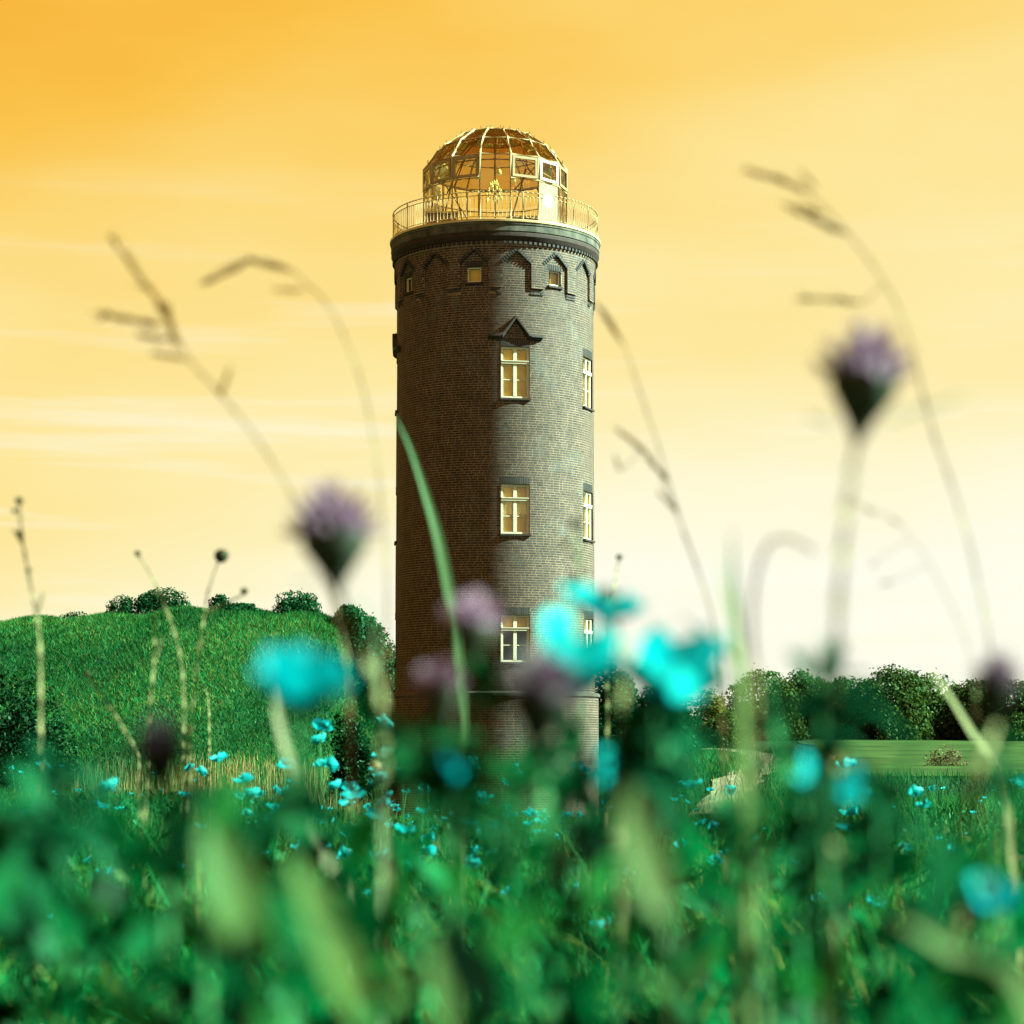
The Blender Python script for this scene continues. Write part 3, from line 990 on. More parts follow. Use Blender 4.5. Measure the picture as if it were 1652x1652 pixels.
bush_px('rampart_bush', 'dark bush at the rampart foot left of the tower', 530, 608, 1095, 77, [(c_[0] * .5, c_[1] * .45, c_[2] * .45) for c_ in GREEN_COOL], 5000, .15, 8, G2)
bush_px('rampart_bush', 'large dark bush at the far end of the rampart foot', -60, 132, 1042, 79, [(c_[0] * .5, c_[1] * .42, c_[2] * .42) for c_ in GREEN_COOL], 9000, .16, 9, G2)
G3 = 'trees of the hedge behind the pasture'
HG = [(1178, 1275, 1058, 128, GREEN_WARM, 'tree at the end of the hedge nearest the sandy path'), (1262, 1345, 1068, 131, GREEN_WARM, 'second hedge tree counted from the sandy path'),
      (1330, 1405, 1072, 130, GREEN_WARM, 'low third hedge tree counted from the sandy path'), (1392, 1480, 1050, 129, GREEN_WARM, 'tallest tree of the hedge, with yellowish leaves'),
      (1462, 1550, 1066, 131, GREEN_WARM, 'broad hedge tree just beyond the tallest one'), (1535, 1610, 1074, 130, GREEN_WARM, 'dark hedge tree next but one to the tallest'),
      (1592, 1680, 1078, 128, GREEN_WARM, 'last hedge tree beside the pasture in view'), (1660, 1760, 1066, 129, GREEN_WARM, 'hedge tree at the far end of the row, partly out of view')]
for k, (u0, u1, vt, y, pal, lb) in enumerate(HG):
    bush_px('hedge_tree', lb, u0 - 22, u1 + 22, vt, y, pal, 13000, .22, 20 + k, G3, 'tree')
G4 = 'trees behind the path and the tower'
bush_px('tree', 'dark tree standing close behind the sunlit side of the tower', 930, 1052, 1062, 110, GREEN_COOL, 13000, .22, 40, G4, 'tree')
bush_px('tree', 'bushy green tree between the tower and the path', 1010, 1130, 1085, 104, GREEN_COOL, 13000, .2, 41, G4, 'tree')
bush_px('tree', 'small tree with golden yellow leaves beside the path', 1108, 1180, 1092, 112, GREEN_GOLD, 7000, .17, 42, G4, 'tree')
bush_px('tree', 'dark low thicket behind the bend of the path', 1128, 1215, 1138, 110, GREEN_WARM, 5200, .17, 43, G4, 'tree')
bush_px('rampart_bush', 'tuft of low scrub on the bare crest of the rampart', 95, 150, 982, 102, GREEN_COOL, 900, .11, 44, G1)
bush_px('field_scrub', 'small brown scrub lying on the mown pasture', 1490, 1560, 1198, 76, [(.09, .06, .03), (.05, .05, .02), (.12, .1, .04)], 900, .1, 45)

# small sign by the pasture
q = at(1341, 1240, 68)
g0 = float(gz(q.x, 68))
e = thing('field_sign', 'small yellow sign on a thin post at the pasture edge', 'sign', (q.x, 68, g0))
zt = at(1341, 1222, 68).z - g0
mb = MB(); mb.tube([(.02, 0, -.1), (.02, 0, zt + .05)], .02, 6); mb.build('post', BARK, e)
mb = MB(); mb.box((0, -.03, zt), (.13, 0, 0), (0, .012, 0), (0, 0, .07)); mb.build('panel', YSIGN, e)

# ================================================================== GRASS
def blades(x, y, h, w, lean, az_, colr, segs=2, bend=1.0, face=None, zoff=0.0):
    """vectorised blades, each a tapering curved strip"""
    n_ = len(x)
    zb = gz(x, y) - .02 + zoff
    ld = np.stack([np.cos(az_), np.sin(az_)], 1)
    fa = az_ + np.pi / 2 if face is None else face
    wd = np.stack([np.cos(fa), np.sin(fa)], 1)
    rows = []
    for k in range(segs + 1):
        t_ = k / segs
        off = lean * h * t_ ** (1 + bend)
        zz = zb + h * (t_ - .35 * lean ** 1.2 * t_ ** 2.2)
        ww = w * (1 - t_ ** 1.6) * (.75 + .5 * min(t_ * 2.5, 1)) + w * .02
        cx_, cy_ = x + ld[:, 0] * off, y + ld[:, 1] * off
        if k < segs:
            rows.append(np.stack([cx_ - wd[:, 0] * ww / 2, cy_ - wd[:, 1] * ww / 2, zz], 1))
            rows.append(np.stack([cx_ + wd[:, 0] * ww / 2, cy_ + wd[:, 1] * ww / 2, zz], 1))
        else:
            rows.append(np.stack([cx_, cy_, zz], 1))
    V = np.stack(rows, 1); m_ = V.shape[1]
    b = (np.arange(n_) * m_)[:, None]
    quads = [b + np.array([2 * k, 2 * k + 1, 2 * k + 3, 2 * k + 2]) for k in range(segs - 1)]
    tri = b + np.array([2 * segs - 2, 2 * segs - 1, 2 * segs])
    Fs = ([np.concatenate(quads)] if quads else []) + [tri]
    return V.reshape(-1, 3), Fs, np.repeat(colr, m_, 0)


def pal_cols(n_, pal, p, lo=.7, hi=1.3):
    pal = np.array(pal)
    return pal[rng.choice(len(pal), n_, p=p)] * rng.uniform(lo, hi, (n_, 1))


EMER = [(.006, .085, .026), (.011, .12, .036), (.003, .050, .017), (.05, .11, .024), (.14, .135, .055)]


EMER = [(c_[0] * .30, c_[1] * .60, c_[2] * .46) for c_ in EMER[:3]] + [(.022, .070, .011), (.055, .075, .026)]


def patch(x, y):
    f = np.sin(x * .9 + 1.3 * np.sin(y * .37)) + np.sin(y * .8 + 1.7 * np.sin(x * .31)) + .7 * np.sin(x * 2.3 - y * 1.9)
    g_ = np.sin(x * .29 + 2 * np.sin(y * .11)) * np.sin(y * .23 + .7 * np.sin(x * .17))
    c = np.clip(1.02 + .16 * f + .5 * g_, .3, 2)
    return np.stack([c * (1 + .3 * np.clip(f, 0, 3) + .8 * np.clip(g_, 0, 1)), c, c * .9], 1)


def grass(name, label, n_, sampler, hr, wr, leanr, pal, p, segs, cat='grass', keep=None):
    x, y = sampler(n_)
    if keep is not None:
        k = keep(x, y); x, y = x[k], y[k]
    n_ = len(x)
    h = rng.uniform(*hr, n_); w = rng.uniform(*wr, n_); le = rng.uniform(*leanr, n_)
    V, Fs, C = blades(x, y, h, w, le, rng.uniform(0, 2 * np.pi, n_), pal_cols(n_, pal, p) * patch(x, y), segs, face=rng.uniform(-.5, 1.35, n_))
    ob = link(name, mesh_np(name, V, Fs, C), GRASS)
    ob['kind'] = 'stuff'; ob['label'] = label; ob['category'] = cat
    return ob


def wedge(y0, y1, margin, k0=-.26, k1=.26, power=1.0):
    def f(n_):
        u = rng.random(n_) ** power
        y = y0 + (y1 - y0) * u
        x = y * rng.uniform(k0, k1, n_) + rng.uniform(-margin, margin, n_)
        return x, y
    return f


def off_tower(x, y):
    on_path = np.zeros(len(x), bool)
    for q in cp[::2]: on_path |= (x - q.x) ** 2 + (y - q.y) ** 2 < .18 + .5 * rng.random(len(x))
    past_ = (y > 67) & (x > 9.9 + (y - 66) * .125 + .4 * np.sin(y * .35))
    return ((x - TX) ** 2 + (y - TY) ** 2 > 3.5 ** 2) & ~on_path & ~past_


# rampart turf
grass('rampart_grass', 'rough green grass covering the slope of the rampart', 260000, lambda n_: (rng.uniform(-42, -1, n_), 73 + 35 * rng.beta(1.5, 1.4, n_)),
      (.10, .30), (.035, .08), (.3, 1.1), EMER, [.22, .32, .12, .30, .04], 1, keep=off_tower)
grass('verge_grass', 'tussocky grass round the tower foot, path and pasture edge', 70000, wedge(44, 100, 3, -.2, .32), (.15, .5), (.02, .05), (.1, .8), EMER,
      [.36, .28, .15, .16, .05], 1, keep=off_tower)
grass('dry_grass', 'pale dry grass standing at the foot of the rampart', 2600, lambda n_: (rng.uniform(-16, -5, n_) + 1.2 * rng.normal(size=n_), rng.uniform(74, 81, n_)),
      (.5, 1.05), (.012, .03), (.02, .25), [(.09, .11, .052), (.06, .095, .038), (.015, .07, .024)], [.45, .3, .25], 2)
grass('pasture_grass', 'short mown grass of the pasture', 26000, lambda n_: (rng.uniform(9, 50, n_), rng.uniform(66, 130, n_)), (.03, .10), (.03, .06), (.2, .9),
      [(.020, .042, .008), (.030, .052, .010), (.012, .028, .006)], [.4, .3, .3], 1, keep=lambda x, y: ~off_tower(x, y) & ((x - TX) ** 2 + (y - TY) ** 2 > 30) & (x > 10.2 + (y - 66) * .125))
grass('far_meadow_grass', 'tall meadow grass between the flowers and the tower', 60000, wedge(14, 60, 1.5, -.27, .29, 1.1), (.25, .55), (.008, .022), (.1, .7), EMER,
      [.38, .30, .16, .12, .04], 2, keep=off_tower)
grass('mid_meadow_grass', 'meadow grass among the small turquoise poppies', 26000, wedge(3.2, 15, 1.2, -.27, .27, .8), (.28, .62), (.004, .011), (.1, .8), EMER,
      [.38, .30, .16, .12, .04], 3)
NEAR = [(.0001, .046, .0115), (.0003, .076, .020), (.0001, .006, .002), (.006, .070, .011), (.04, .085, .021)]
grass('near_meadow_grass', 'out of focus grass right in front of the lens', 6500, wedge(.55, 3.0, 1.2, -.27, .27, .9), (.50, .82), (.003, .009), (.3, 1.0), NEAR,
      [.32, .26, .20, .14, .08], 7)
grass('near_broad_grass', 'broad blurred blades filling the near meadow', 760, wedge(.5, 1.6, 1.2, -.27, .27, .9), (.45, .80), (.012, .026), (.35, 1.1), NEAR,
      [.30, .26, .20, .16, .08], 9)


# leafy undergrowth: oval leaves on stalks
def foliage(name, label, n_, sampler, zr, size, pal, p, low=None):
    x, y = sampler(n_)
    zz = gz(x, y) + rng.uniform(*zr, n_)
    if low: zz = CAM_Z - y * (low[0] + (low[1] - low[0]) * rng.random(n_) ** .7)     # tops level with the lens, thicker below
    c = np.stack([x, y, zz], 1)
    d = rng.normal(size=(n_, 3)); d[:, 2] = np.abs(d[:, 2]) * .9 + .3; d /= np.linalg.norm(d, axis=1)[:, None]
    a = np.cross(d, rng.normal(size=(n_, 3))); a /= np.linalg.norm(a, axis=1)[:, None]
    nr = np.cross(d, a)
    s = rng.uniform(size[0], size[1], n_)[:, None]
    prof = [(0, .02), (.25, .16), (.5, .22), (.78, .14), (1, .0)]
    rows = []
    for t_, w_ in prof:
        curve = c + d * s * t_ - nr * s * .18 * t_ ** 2
        if w_ == 0: rows.append(curve)
        else: rows += [curve - a * s * w_, curve + a * s * w_]
    V = np.stack(rows, 1); m_ = V.shape[1]; b = (np.arange(n_) * m_)[:, None]
    Fs = [np.concatenate([b + np.array([2 * k, 2 * k + 1, 2 * k + 3, 2 * k + 2]) for k in range(3)]), b + np.array([6, 7, 8])]
    C = np.repeat(pal_cols(n_, pal, p), m_, 0)
    ob = link(name, mesh_np(name, V.reshape(-1, 3), Fs, C, smooth=True), LEAF)
    ob['kind'] = 'stuff'; ob['label'] = label; ob['category'] = 'foliage'
    return ob


foliage('near_foliage', 'blurred leafy undergrowth in front of the lens', 1750, wedge(.48, 1.15, 1.1, power=.8), (.30, .63), (.014, .034), NEAR, [.30, .28, .26, .11, .05], (.045, .17))
foliage('low_foliage', 'soft leafy undergrowth below the large flowers', 4200, wedge(1.0, 3.2, 1.3, power=.8), (.30, .63), (.02, .05), NEAR, [.32, .28, .26, .10, .04], (.05, .2))
foliage('meadow_foliage', 'leafy undergrowth among the meadow poppies', 16000, wedge(3, 20, 1.2), (.1, .45), (.025, .07), EMER, [.36, .28, .22, .10, .04])

# ================================================================== FLOWERS AND STALKS
TEAL = [(.001, .27, .30), (.003, .33, .35), (.0, .22, .26), (.008, .38, .39)]
LILAC = [(.15, .075, .125), (.21, .115, .18), (.09, .04, .08), (.24, .15, .20)]
STEMG = (.05, .20, .07)
STEMP = (.24, .22, .10)


def path_pts(px, y, ground_lean=0.0, y_root=None):
    """stem path given tip first in picture pixels at distance y, carried on down to the ground"""
    pts = [at(u, v, y) for u, v in px]
    last, prev = pts[-1], pts[-2]
    d = (last - prev).normalized()
    gx = last.x + ground_lean + d.x * .12
    gy = y if y_root is None else y_root
    gnd = Vector((gx, gy, float(gz(gx, gy)) - .02))
    pts += [last.lerp(gnd, f) for f in (.06, .18, .45, 1.0)]
    return pts[::-1]


def rel(pts, o): return [q - o for q in pts]


def petal_mesh(L_, Wd, cup, colr, name='petal', wav=.06, seed=0):
    g = random.Random(seed); mb_ = MB(); nu, nv = 6, 7
    grid = []
    for i in range(nu + 1):
        t_ = i / nu; rowp = []
        for j in range(nv + 1):
            s_ = j / nv * 2 - 1
            ww = Wd * math.sin(min(t_ * 1.25 + .12, 1.0) * math.pi / 2) * (1 - .12 * t_)
            r_ = L_ * t_ * (1 - .14 * s_ * s_ * t_)
            lift = cup * L_ * (t_ ** 1.7) + .12 * Wd * s_ * s_
            wob = wav * L_ * t_ * math.sin(s_ * 6 + seed) * g.uniform(.6, 1.2)
            rowp.append(Vector((s_ * ww, r_ * math.cos(cup * .6), lift + wob)))
        grid.append(rowp)
    for i in range(nu):
        for j in range(nv):
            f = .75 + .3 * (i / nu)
            mb_.quad(grid[i][j], grid[i][j + 1], grid[i + 1][j + 1], grid[i + 1][j], tuple(c * f for c in colr))
    return mb_.mesh(name, smooth=True)


def poppy(label, u, v, y, dia, tilt=(0, 0), cup=.5, lean=0.0, seed=0, stem_px=None, group='large turquoise poppies close to the lens', stalk=STEMG):
    g = random.Random(seed + 100)
    head = at(u, v, y)
    down = path_pts([(u, v)] + (stem_px or [(u + 6, v + 90)]), y, lean)
    root = down[0]
    e = thing('poppy', label, 'flower', root, group)
    pts = spline(rel(down, root), 14)
    mb_ = MB(); mb_.tube(pts, [.0028 - .0012 * i / 14 for i in range(15)], 6, stalk); mb_.build('stem', LEAF, e, smooth=True)
    hd = head - root
    for k in range(6):
        c = TEAL[g.randrange(4)]
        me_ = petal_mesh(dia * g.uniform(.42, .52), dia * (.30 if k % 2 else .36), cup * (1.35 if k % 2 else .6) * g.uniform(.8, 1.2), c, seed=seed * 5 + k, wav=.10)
        pb = link('petal', me_, PETAL, e, hd + Vector((0, 0, -.004 if k % 2 else 0)))
                # tilt the whole head, then turn the petal about the head axis
        from mathutils import Euler, Matrix
        pb.matrix_basis = Matrix.Translation(pb.location) @ Euler((tilt[0], tilt[1], 0)).to_matrix().to_4x4() @ Matrix.Rotation(k * math.pi / 3 + g.uniform(-.2, .2) + seed, 4, 'Z')
    mb_ = MB(); mb_.lathe([(.001, -.006), (.004, -.003), (.006, .004), (.005, .009), (.001, .011)], 8, hd, (.02, .05, .03)); mb_.build('seed_capsule', LEAF, e, smooth=True)
    return e


def floret_head(e, hd, dia, height, seed, tone=1.0, tilt=(0, 0), spread=1.0):
    from mathutils import Euler
    g = random.Random(seed); mb_ = MB(); M3 = Euler((tilt[0], tilt[1], 0)).to_matrix()
    n_ = 170
    for k in range(n_):
        # directions over the upper dome
        f = (k + .5) / n_; el = math.asin(1 - f * 1.15); th = k * 2.39996
        d = Vector((math.cos(el) * math.cos(th) * spread, math.cos(el) * math.sin(th) * spread, max(math.sin(el), -.1) + .35)).normalized()
        root = Vector((d.x * dia * .16, d.y * dia * .16, d.z * height * .2))
        tip = Vector((d.x * dia * .5, d.y * dia * .5, d.z * height * .72 + .0)) * g.choice((.7, .85, 1.0, 1.12))
        sd = d.cross(Vector((g.uniform(-1, 1), g.uniform(-1, 1), g.uniform(-1, 1)))).normalized() * dia * .030
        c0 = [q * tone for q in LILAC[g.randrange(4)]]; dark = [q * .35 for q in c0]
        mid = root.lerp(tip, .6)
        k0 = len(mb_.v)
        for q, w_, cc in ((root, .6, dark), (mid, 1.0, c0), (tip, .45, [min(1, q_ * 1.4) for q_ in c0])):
            mb_.v += [tuple(hd + M3 @ (q - sd * w_)), tuple(hd + M3 @ (q + sd * w_))]; mb_.c += [tuple(cc)] * 2
        mb_.f += [(k0, k0 + 1, k0 + 3, k0 + 2), (k0 + 2, k0 + 3, k0 + 5, k0 + 4)]
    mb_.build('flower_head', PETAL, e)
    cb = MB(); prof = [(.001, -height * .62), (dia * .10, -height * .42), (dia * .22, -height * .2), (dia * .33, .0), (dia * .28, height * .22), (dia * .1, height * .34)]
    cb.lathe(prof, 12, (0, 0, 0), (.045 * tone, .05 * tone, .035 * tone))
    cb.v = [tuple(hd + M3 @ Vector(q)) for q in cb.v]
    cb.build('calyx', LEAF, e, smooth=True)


def leaflet(e, base, direc, L_, W_, colr, droop=.2, name='leaf'):
    direc = Vector(direc).normalized(); side = direc.cross(Vector((0, 0, 1)))
    side = side.normalized() if side.length > .1 else Vector((1, 0, 0))
    up = side.cross(direc)
    mb_ = MB(); n_ = 7; prev = None
    for i in range(n_ + 1):
        t_ = i / n_
        c = Vector(base) + direc * L_ * t_ - Vector((0, 0, 1)) * droop * L_ * t_ * t_
        w_ = W_ * .5 * (math.sin(math.pi * min(t_ * .92 + .06, 1)) ** .8)
        a_, b_ = c - side * w_ + up * w_ * .25, c + side * w_ + up * w_ * .25
        if prev:
            mb_.quad(prev[0], prev[1], c, a_, colr) if False else None
            mb_.poly((prev[0], prev[2], c, a_), colr); mb_.poly((prev[2], prev[1], b_, c), colr)
        prev = (a_, b_, c)
    return mb_.build(name, LEAF, e, smooth=True)


def globe_flower(label, u, v, y, dia_px, h_px, stem_px, seed, tone=1.0, tilt=(0, 0), lean=0.0, leaves=(), group='purple globe flowers close to the lens', stalk=STEMG):
    dia, hgt = dia_px / F * y, h_px / F * y
    down = path_pts([(u, v + h_px * .25)] + stem_px, y, lean)
    root = down[0]
    e = thing('globe_flower', label, 'flower', root, group)
    pts = spline(rel(down, root), 16)
    mb_ = MB(); mb_.tube(pts, [.0028 - .0010 * i / 16 for i in range(17)], 6, stalk); mb_.build('stem', LEAF, e, smooth=True)
    floret_head(e, at(u, v, y) - root, dia, hgt, seed, tone, tilt)
    for (lu, lv, tu, tv, wpx) in leaves:
        b_ = at(lu, lv, y) - root; t_ = at(tu, tv, y) - root
        leaflet(e, b_, t_ - b_, (t_ - b_).length, wpx / F * y, (.02, .15, .05), droop=.02)
    return e


globe_flower('purple globe flower with a long side leaf, highest of all, pale slanting stem', 1392, 630, .85, 168, 150, [(1378, 730), (1362, 860), (1348, 1050)], 1, .85, (0, .12),
             leaves=[(1425, 685, 1560, 636, 26), (1350, 690, 1296, 668, 18), (1342, 1075, 1322, 1020, 36), (1342, 1070, 1372, 1030, 24)], stalk=(.42, .36, .17))
globe_flower('purple globe flower rising before the rampart beside the shaded tower edge', 540, 880, .95, 165, 135, [(545, 950), (572, 1030), (612, 1120)], 2, .9, (0, -.05),
             leaves=[(560, 955, 612, 1004, 20), (525, 940, 470, 938, 14)], stalk=STEMP)
globe_flower('pale pinkish globe flower in front of the lowest tower window', 762, 1020, .90, 112, 90, [(765, 1090), (752, 1180), (748, 1260)], 3, 1.3, (0, .1), leaves=[(770, 1075, 850, 1020, 26), (760, 1080, 690, 1090, 24)])
globe_flower('pale globe flower under the pinkish one, before the tower ledge', 712, 1125, .88, 95, 80, [(714, 1190), (720, 1260)], 4, 1.2, (0, -.2), leaves=[(715, 1170, 620, 1160, 30), (716, 1180, 790, 1190, 24)])
globe_flower('large dark purple globe flower beside the turquoise poppies', 872, 1140, .80, 145, 130, [(874, 1230), (880, 1310)], 5, .5, (0, .15), leaves=[(870, 1200, 960, 1170, 28)])
globe_flower('dark globe flower before the last hedge trees', 1606, 1118, .85, 90, 90, [(1600, 1190), (1560, 1300)], 6, .45, (0, .1), stalk=STEMP)
globe_flower('nearly black globe flower before the foot of the rampart', 258, 1232, .75, 100, 105, [(262, 1310), (270, 1400)], 7, .22, (0, 0))
globe_flower('small faded globe flower low in the near grass below the tower', 905, 1405, .9, 50, 60, [(906, 1450), (908, 1520)], 8, .9)

poppy('turquoise poppy opened wide on a thin pale stalk beside the tower edge', 975, 985, 1.0, .042, (.25, .2), .45, seed=1, stem_px=[(1002, 1030), (1008, 1090), (1000, 1180)], stalk=STEMP)
poppy('broad turquoise poppy covering the lower sunlit tower edge', 925, 1108, .9, .046, (.2, .1), .95, seed=2, stem_px=[(935, 1170), (940, 1280)])
poppy('tall peaked turquoise poppy standing before the trees by the tower', 1066, 1130, .9, .050, (.15, .3), 1.0, seed=3, stem_px=[(1075, 1200), (1080, 1300)])
poppy('turquoise poppy before the rampart slope, apart from the others', 487, 1135, .75, .040, (.25, .1), 1.0, seed=4, stem_px=[(480, 1200), (470, 1300)])
poppy('half open turquoise poppy at the sunlit foot of the tower', 985, 1275, 1.0, .034, (.2, .2), 1.0, seed=5)
poppy('turquoise poppy in front of the pasture and its small sign', 1335, 1295, .90, .036, (.2, .2), .9, seed=6)
poppy('small turquoise poppy low beside the pasture verge grass', 1580, 1462, .85, .026, (.3, .4), .9, seed=7)
poppy('pale turquoise bud in the leaves before the shaded tower foot', 722, 1245, .8, .020, (.6, .5), .9, seed=8)

# seed stalks, a little farther off
def stalk(name, label, stems, heads, y, seed, group=None, r_=.0032, colr=STEMP, head_col=(.035, .03, .015)):
    root = path_pts(stems[0], y)[0]
    e = thing(name, label, 'seed stalk', root, group)
    for k, s_ in enumerate(stems):
        if k == 0: pts = spline(rel(path_pts(s_, y), root), 18)
        else: pts = spline(rel([at(u, v, y) for u, v in s_][::-1], root), 8)
        n_ = len(pts)
        mb_ = MB(); mb_.tube(pts, [r_ * (1 - .45 * i / n_) for i in range(n_)], 6, colr); mb_.build('stem' if k == 0 else 'branch', LEAF, e, smooth=True)
    for (u, v, dpx) in heads:
        c = at(u, v, y) - root; r2 = dpx / 2 / F * y
        mb_ = MB(); g = random.Random(seed)
        mb_.lathe([(r2 * .1, -r2), (r2 * .7, -r2 * .75), (r2, -.1 * r2), (r2 * .85, r2 * .55), (r2 * .35, r2 * .95), (.0005, r2)], 10, c, head_col)
        for q in range(14):
            th = q * 2.4; zz = g.uniform(-.5, .9)
            d = Vector((math.cos(th), math.sin(th), zz)).normalized()
            mb_.tube([c + d * r2 * .8, c + d * r2 * 1.25], [r2 * .12, r2 * .03], 4, head_col)
        mb_.build('seed_head', LEAF, e, smooth=True)
    return e


GS = 'dry seed stalks standing before the rampart'
stalk('seed_stalk', 'tall bare seed stalk with tiny buds along its tip, before the rampart', [[(30, 806), (36, 870), (50, 950), (64, 1030), (66, 1180)], [(70, 955), (60, 990)], [(22, 855), (38, 878)]],
      [(31, 808, 13), (24, 824, 9), (33, 860, 10), (46, 920, 9)], 2.6, 1, GS)
stalk('seed_stalk', 'forked seed stalk carrying two round dark heads before the rampart', [[(352, 905), (334, 960), (331, 990), (318, 1070), (308, 1180)], [(392, 960), (360, 975), (333, 990)]],
      [(357, 897, 23), (394, 954, 12)], 3.3, 2, GS)
stalk('seed_stalk', 'leaning seed stalk with a pinhead tip behind the forked one', [[(221, 893), (250, 940), (278, 1010), (294, 1080), (298, 1180)], [(252, 945), (258, 965)]], [(222, 893, 10)], 3.3, 3, GS)
stalk('seed_stalk', 'broken bent seed stalk with a hooked top and short twig', [[(262, 985), (250, 1000), (250, 1050), (244, 1120), (238, 1190)], [(262, 1030), (252, 1060)]], [(264, 983, 7)], 3.2, 4, GS)
stalk('seed_stalk', 'slanting straw-coloured stalk with a small round tip at the rampart foot', [[(141, 1090), (165, 1125), (190, 1160), (220, 1215)]], [(140, 1088, 12)], 3.4, 5, GS)
stalk('seed_stalk', 'short stalk with one round head just right of the tower', [[(999, 900), (992, 940), (984, 975), (980, 1060)]], [(999, 899, 10)], 3.4, 6)
stalk('seed_stalk', 'stalk of three blurred dark seed heads before the sunlit tower wall', [[(928, 850), (934, 900), (930, 940), (938, 1040), (940, 1150)], [(912, 876), (930, 905)], [(922, 938), (932, 960)]],
      [(929, 845, 17), (911, 876, 12), (924, 938, 16)], 1.5, 7, r_=.0016, colr=(.12, .2, .09))
stalk('seed_stalk', 'thin upright stalk between the rampart bushes, tip like a knot', [[(328, 1108), (336, 1130), (338, 1200)]], [(327, 1107, 6)], 6.0, 9, GS, r_=.004)
stalk('seed_stalk', 'yellowish stalk with a single bud beside the tower base', [[(605, 1240), (604, 1270), (606, 1320)]], [(605, 1237, 16)], 3.0, 10, colr=STEMG, head_col=(.5, .42, .2))


# wild oat grasses with nodding spikelets
def oat(label, stem_px, spikes, y, seed, r_=.0011, colr=(.30, .24, .12)):
    down = path_pts(stem_px, y); root = down[0]
    e = thing('oat_grass', label, 'grass', root, 'nodding oat grasses above the meadow')
    pts = spline(rel(down, root), 30)
    mb_ = MB(); mb_.tube(pts, [r_ * (1.25 - .6 * i / 30) for i in range(31)], 5, (.15, .095, .04)); mb_.build('stem', LEAF, e, smooth=True)
    g = random.Random(seed)
    for (u0, v0, u1, v1, wpx) in spikes:
        a_, b_ = at(u0, v0, y) - root, at(u1, v1, y) - root
        w_ = wpx * .36 / F * y; mb_ = MB(); n_ = 7
        c = [(.22, .085, .010), (.13, .07, .02), (.24, .11, .02)][g.randrange(3)]
        line = [a_.lerp(b_, i / n_) + Vector((g.uniform(-1, 1), 0, g.uniform(-1, 1))) * w_ * .25 for i in range(n_ + 1)]
        mb_.tube(line, [w_ * q for q in (.2, .5, .7, .65, .55, .4, .25, .08)], 6, c)
        d = (b_ - a_).normalized(); L_ = (b_ - a_).length
        for i in range(16):
            s0 = a_.lerp(b_, .06 + i * .055); sd = Vector((g.uniform(-1, 1), g.uniform(-1, 1), g.uniform(-1, 1))) * .5
            mb_.tube([s0, s0 + (d + sd).normalized() * L_ * .22], [w_ * .42, w_ * .05], 4, c)
        # joins the spikelet to its stem
        j = min(pts, key=lambda q: (q - a_).length)
        if (j - a_).length > .004: mb_.tube([j, a_], [r_ * .5, r_ * .5], 4, c)
        mb_.build('spikelet', LEAF, e)
    return e


oat('oat grass with a feathery plume leaning left over the rampart', [(176, 380), (205, 420), (245, 470), (275, 520), (305, 580), (360, 640), (430, 730), (500, 860), (560, 1060)],
    [(245, 475, 178, 380, 20), (275, 520, 240, 460, 30), (262, 525, 155, 506, 22), (270, 548, 222, 540, 22), (300, 578, 245, 570, 20), (285, 560, 268, 490, 30), (355, 640, 372, 592, 20)], 1.5, 1)
oat('oat grass arching left beside the tower top, one drooping ear', [(325, 458), (365, 430), (410, 418), (460, 430), (500, 462), (540, 510), (590, 640), (620, 850), (625, 1060)],
    [(405, 420, 326, 460, 20), (470, 436, 400, 418, 22), (488, 468, 440, 467, 12)], 1.6, 2)
oat('oat grass bowing from the far right with three ears in the open sky', [(1290, 300), (1330, 335), (1375, 385), (1430, 460), (1465, 540), (1500, 680), (1560, 860), (1600, 1060)],
    [(1282, 298, 1200, 272, 22), (1300, 310, 1262, 290, 22), (1370, 378, 1266, 332, 22), (1320, 345, 1290, 330, 24), (1395, 488, 1288, 480, 18), (1315, 300, 1290, 275, 16)], 1.4, 3)
oat('oat grass bending from behind the upper sunlit tower edge', [(962, 490), (985, 515), (1010, 565), (1035, 640), (1062, 720), (1100, 850), (1140, 960), (1160, 1060)],
    [(1005, 555, 962, 488, 16), (985, 520, 972, 500, 16)], 1.9, 4)
oat('oat grass with beaded ears halfway down the sunlit tower side', [(992, 690), (1030, 715), (1058, 750), (1080, 800), (1120, 900), (1150, 1000), (1165, 1080)],
    [(1050, 738, 995, 692, 12), (1078, 776, 1042, 735, 16), (1090, 825, 1062, 792, 14), (1000, 760, 992, 735, 14)], 1.9, 5)
oat('thin oat grass beaded with seeds crossing the pale stem of the highest globe flower', [(1365, 805), (1400, 820), (1450, 845), (1500, 910), (1545, 1000), (1570, 1080)],
    [(1384, 812, 1362, 803, 9), (1412, 830, 1392, 818, 9), (1452, 845, 1436, 838, 10), (1440, 938, 1420, 942, 10), (1412, 905, 1406, 915, 8)], 1.5, 6, r_=.0005)
oat('oat grass arching low above the hedge like a hook', [(1310, 885), (1270, 868), (1238, 880), (1218, 940), (1214, 1020), (1222, 1100)],
    [(1285, 872, 1312, 890, 9), (1262, 868, 1286, 874, 10)], 1.1, 7, r_=.0016)


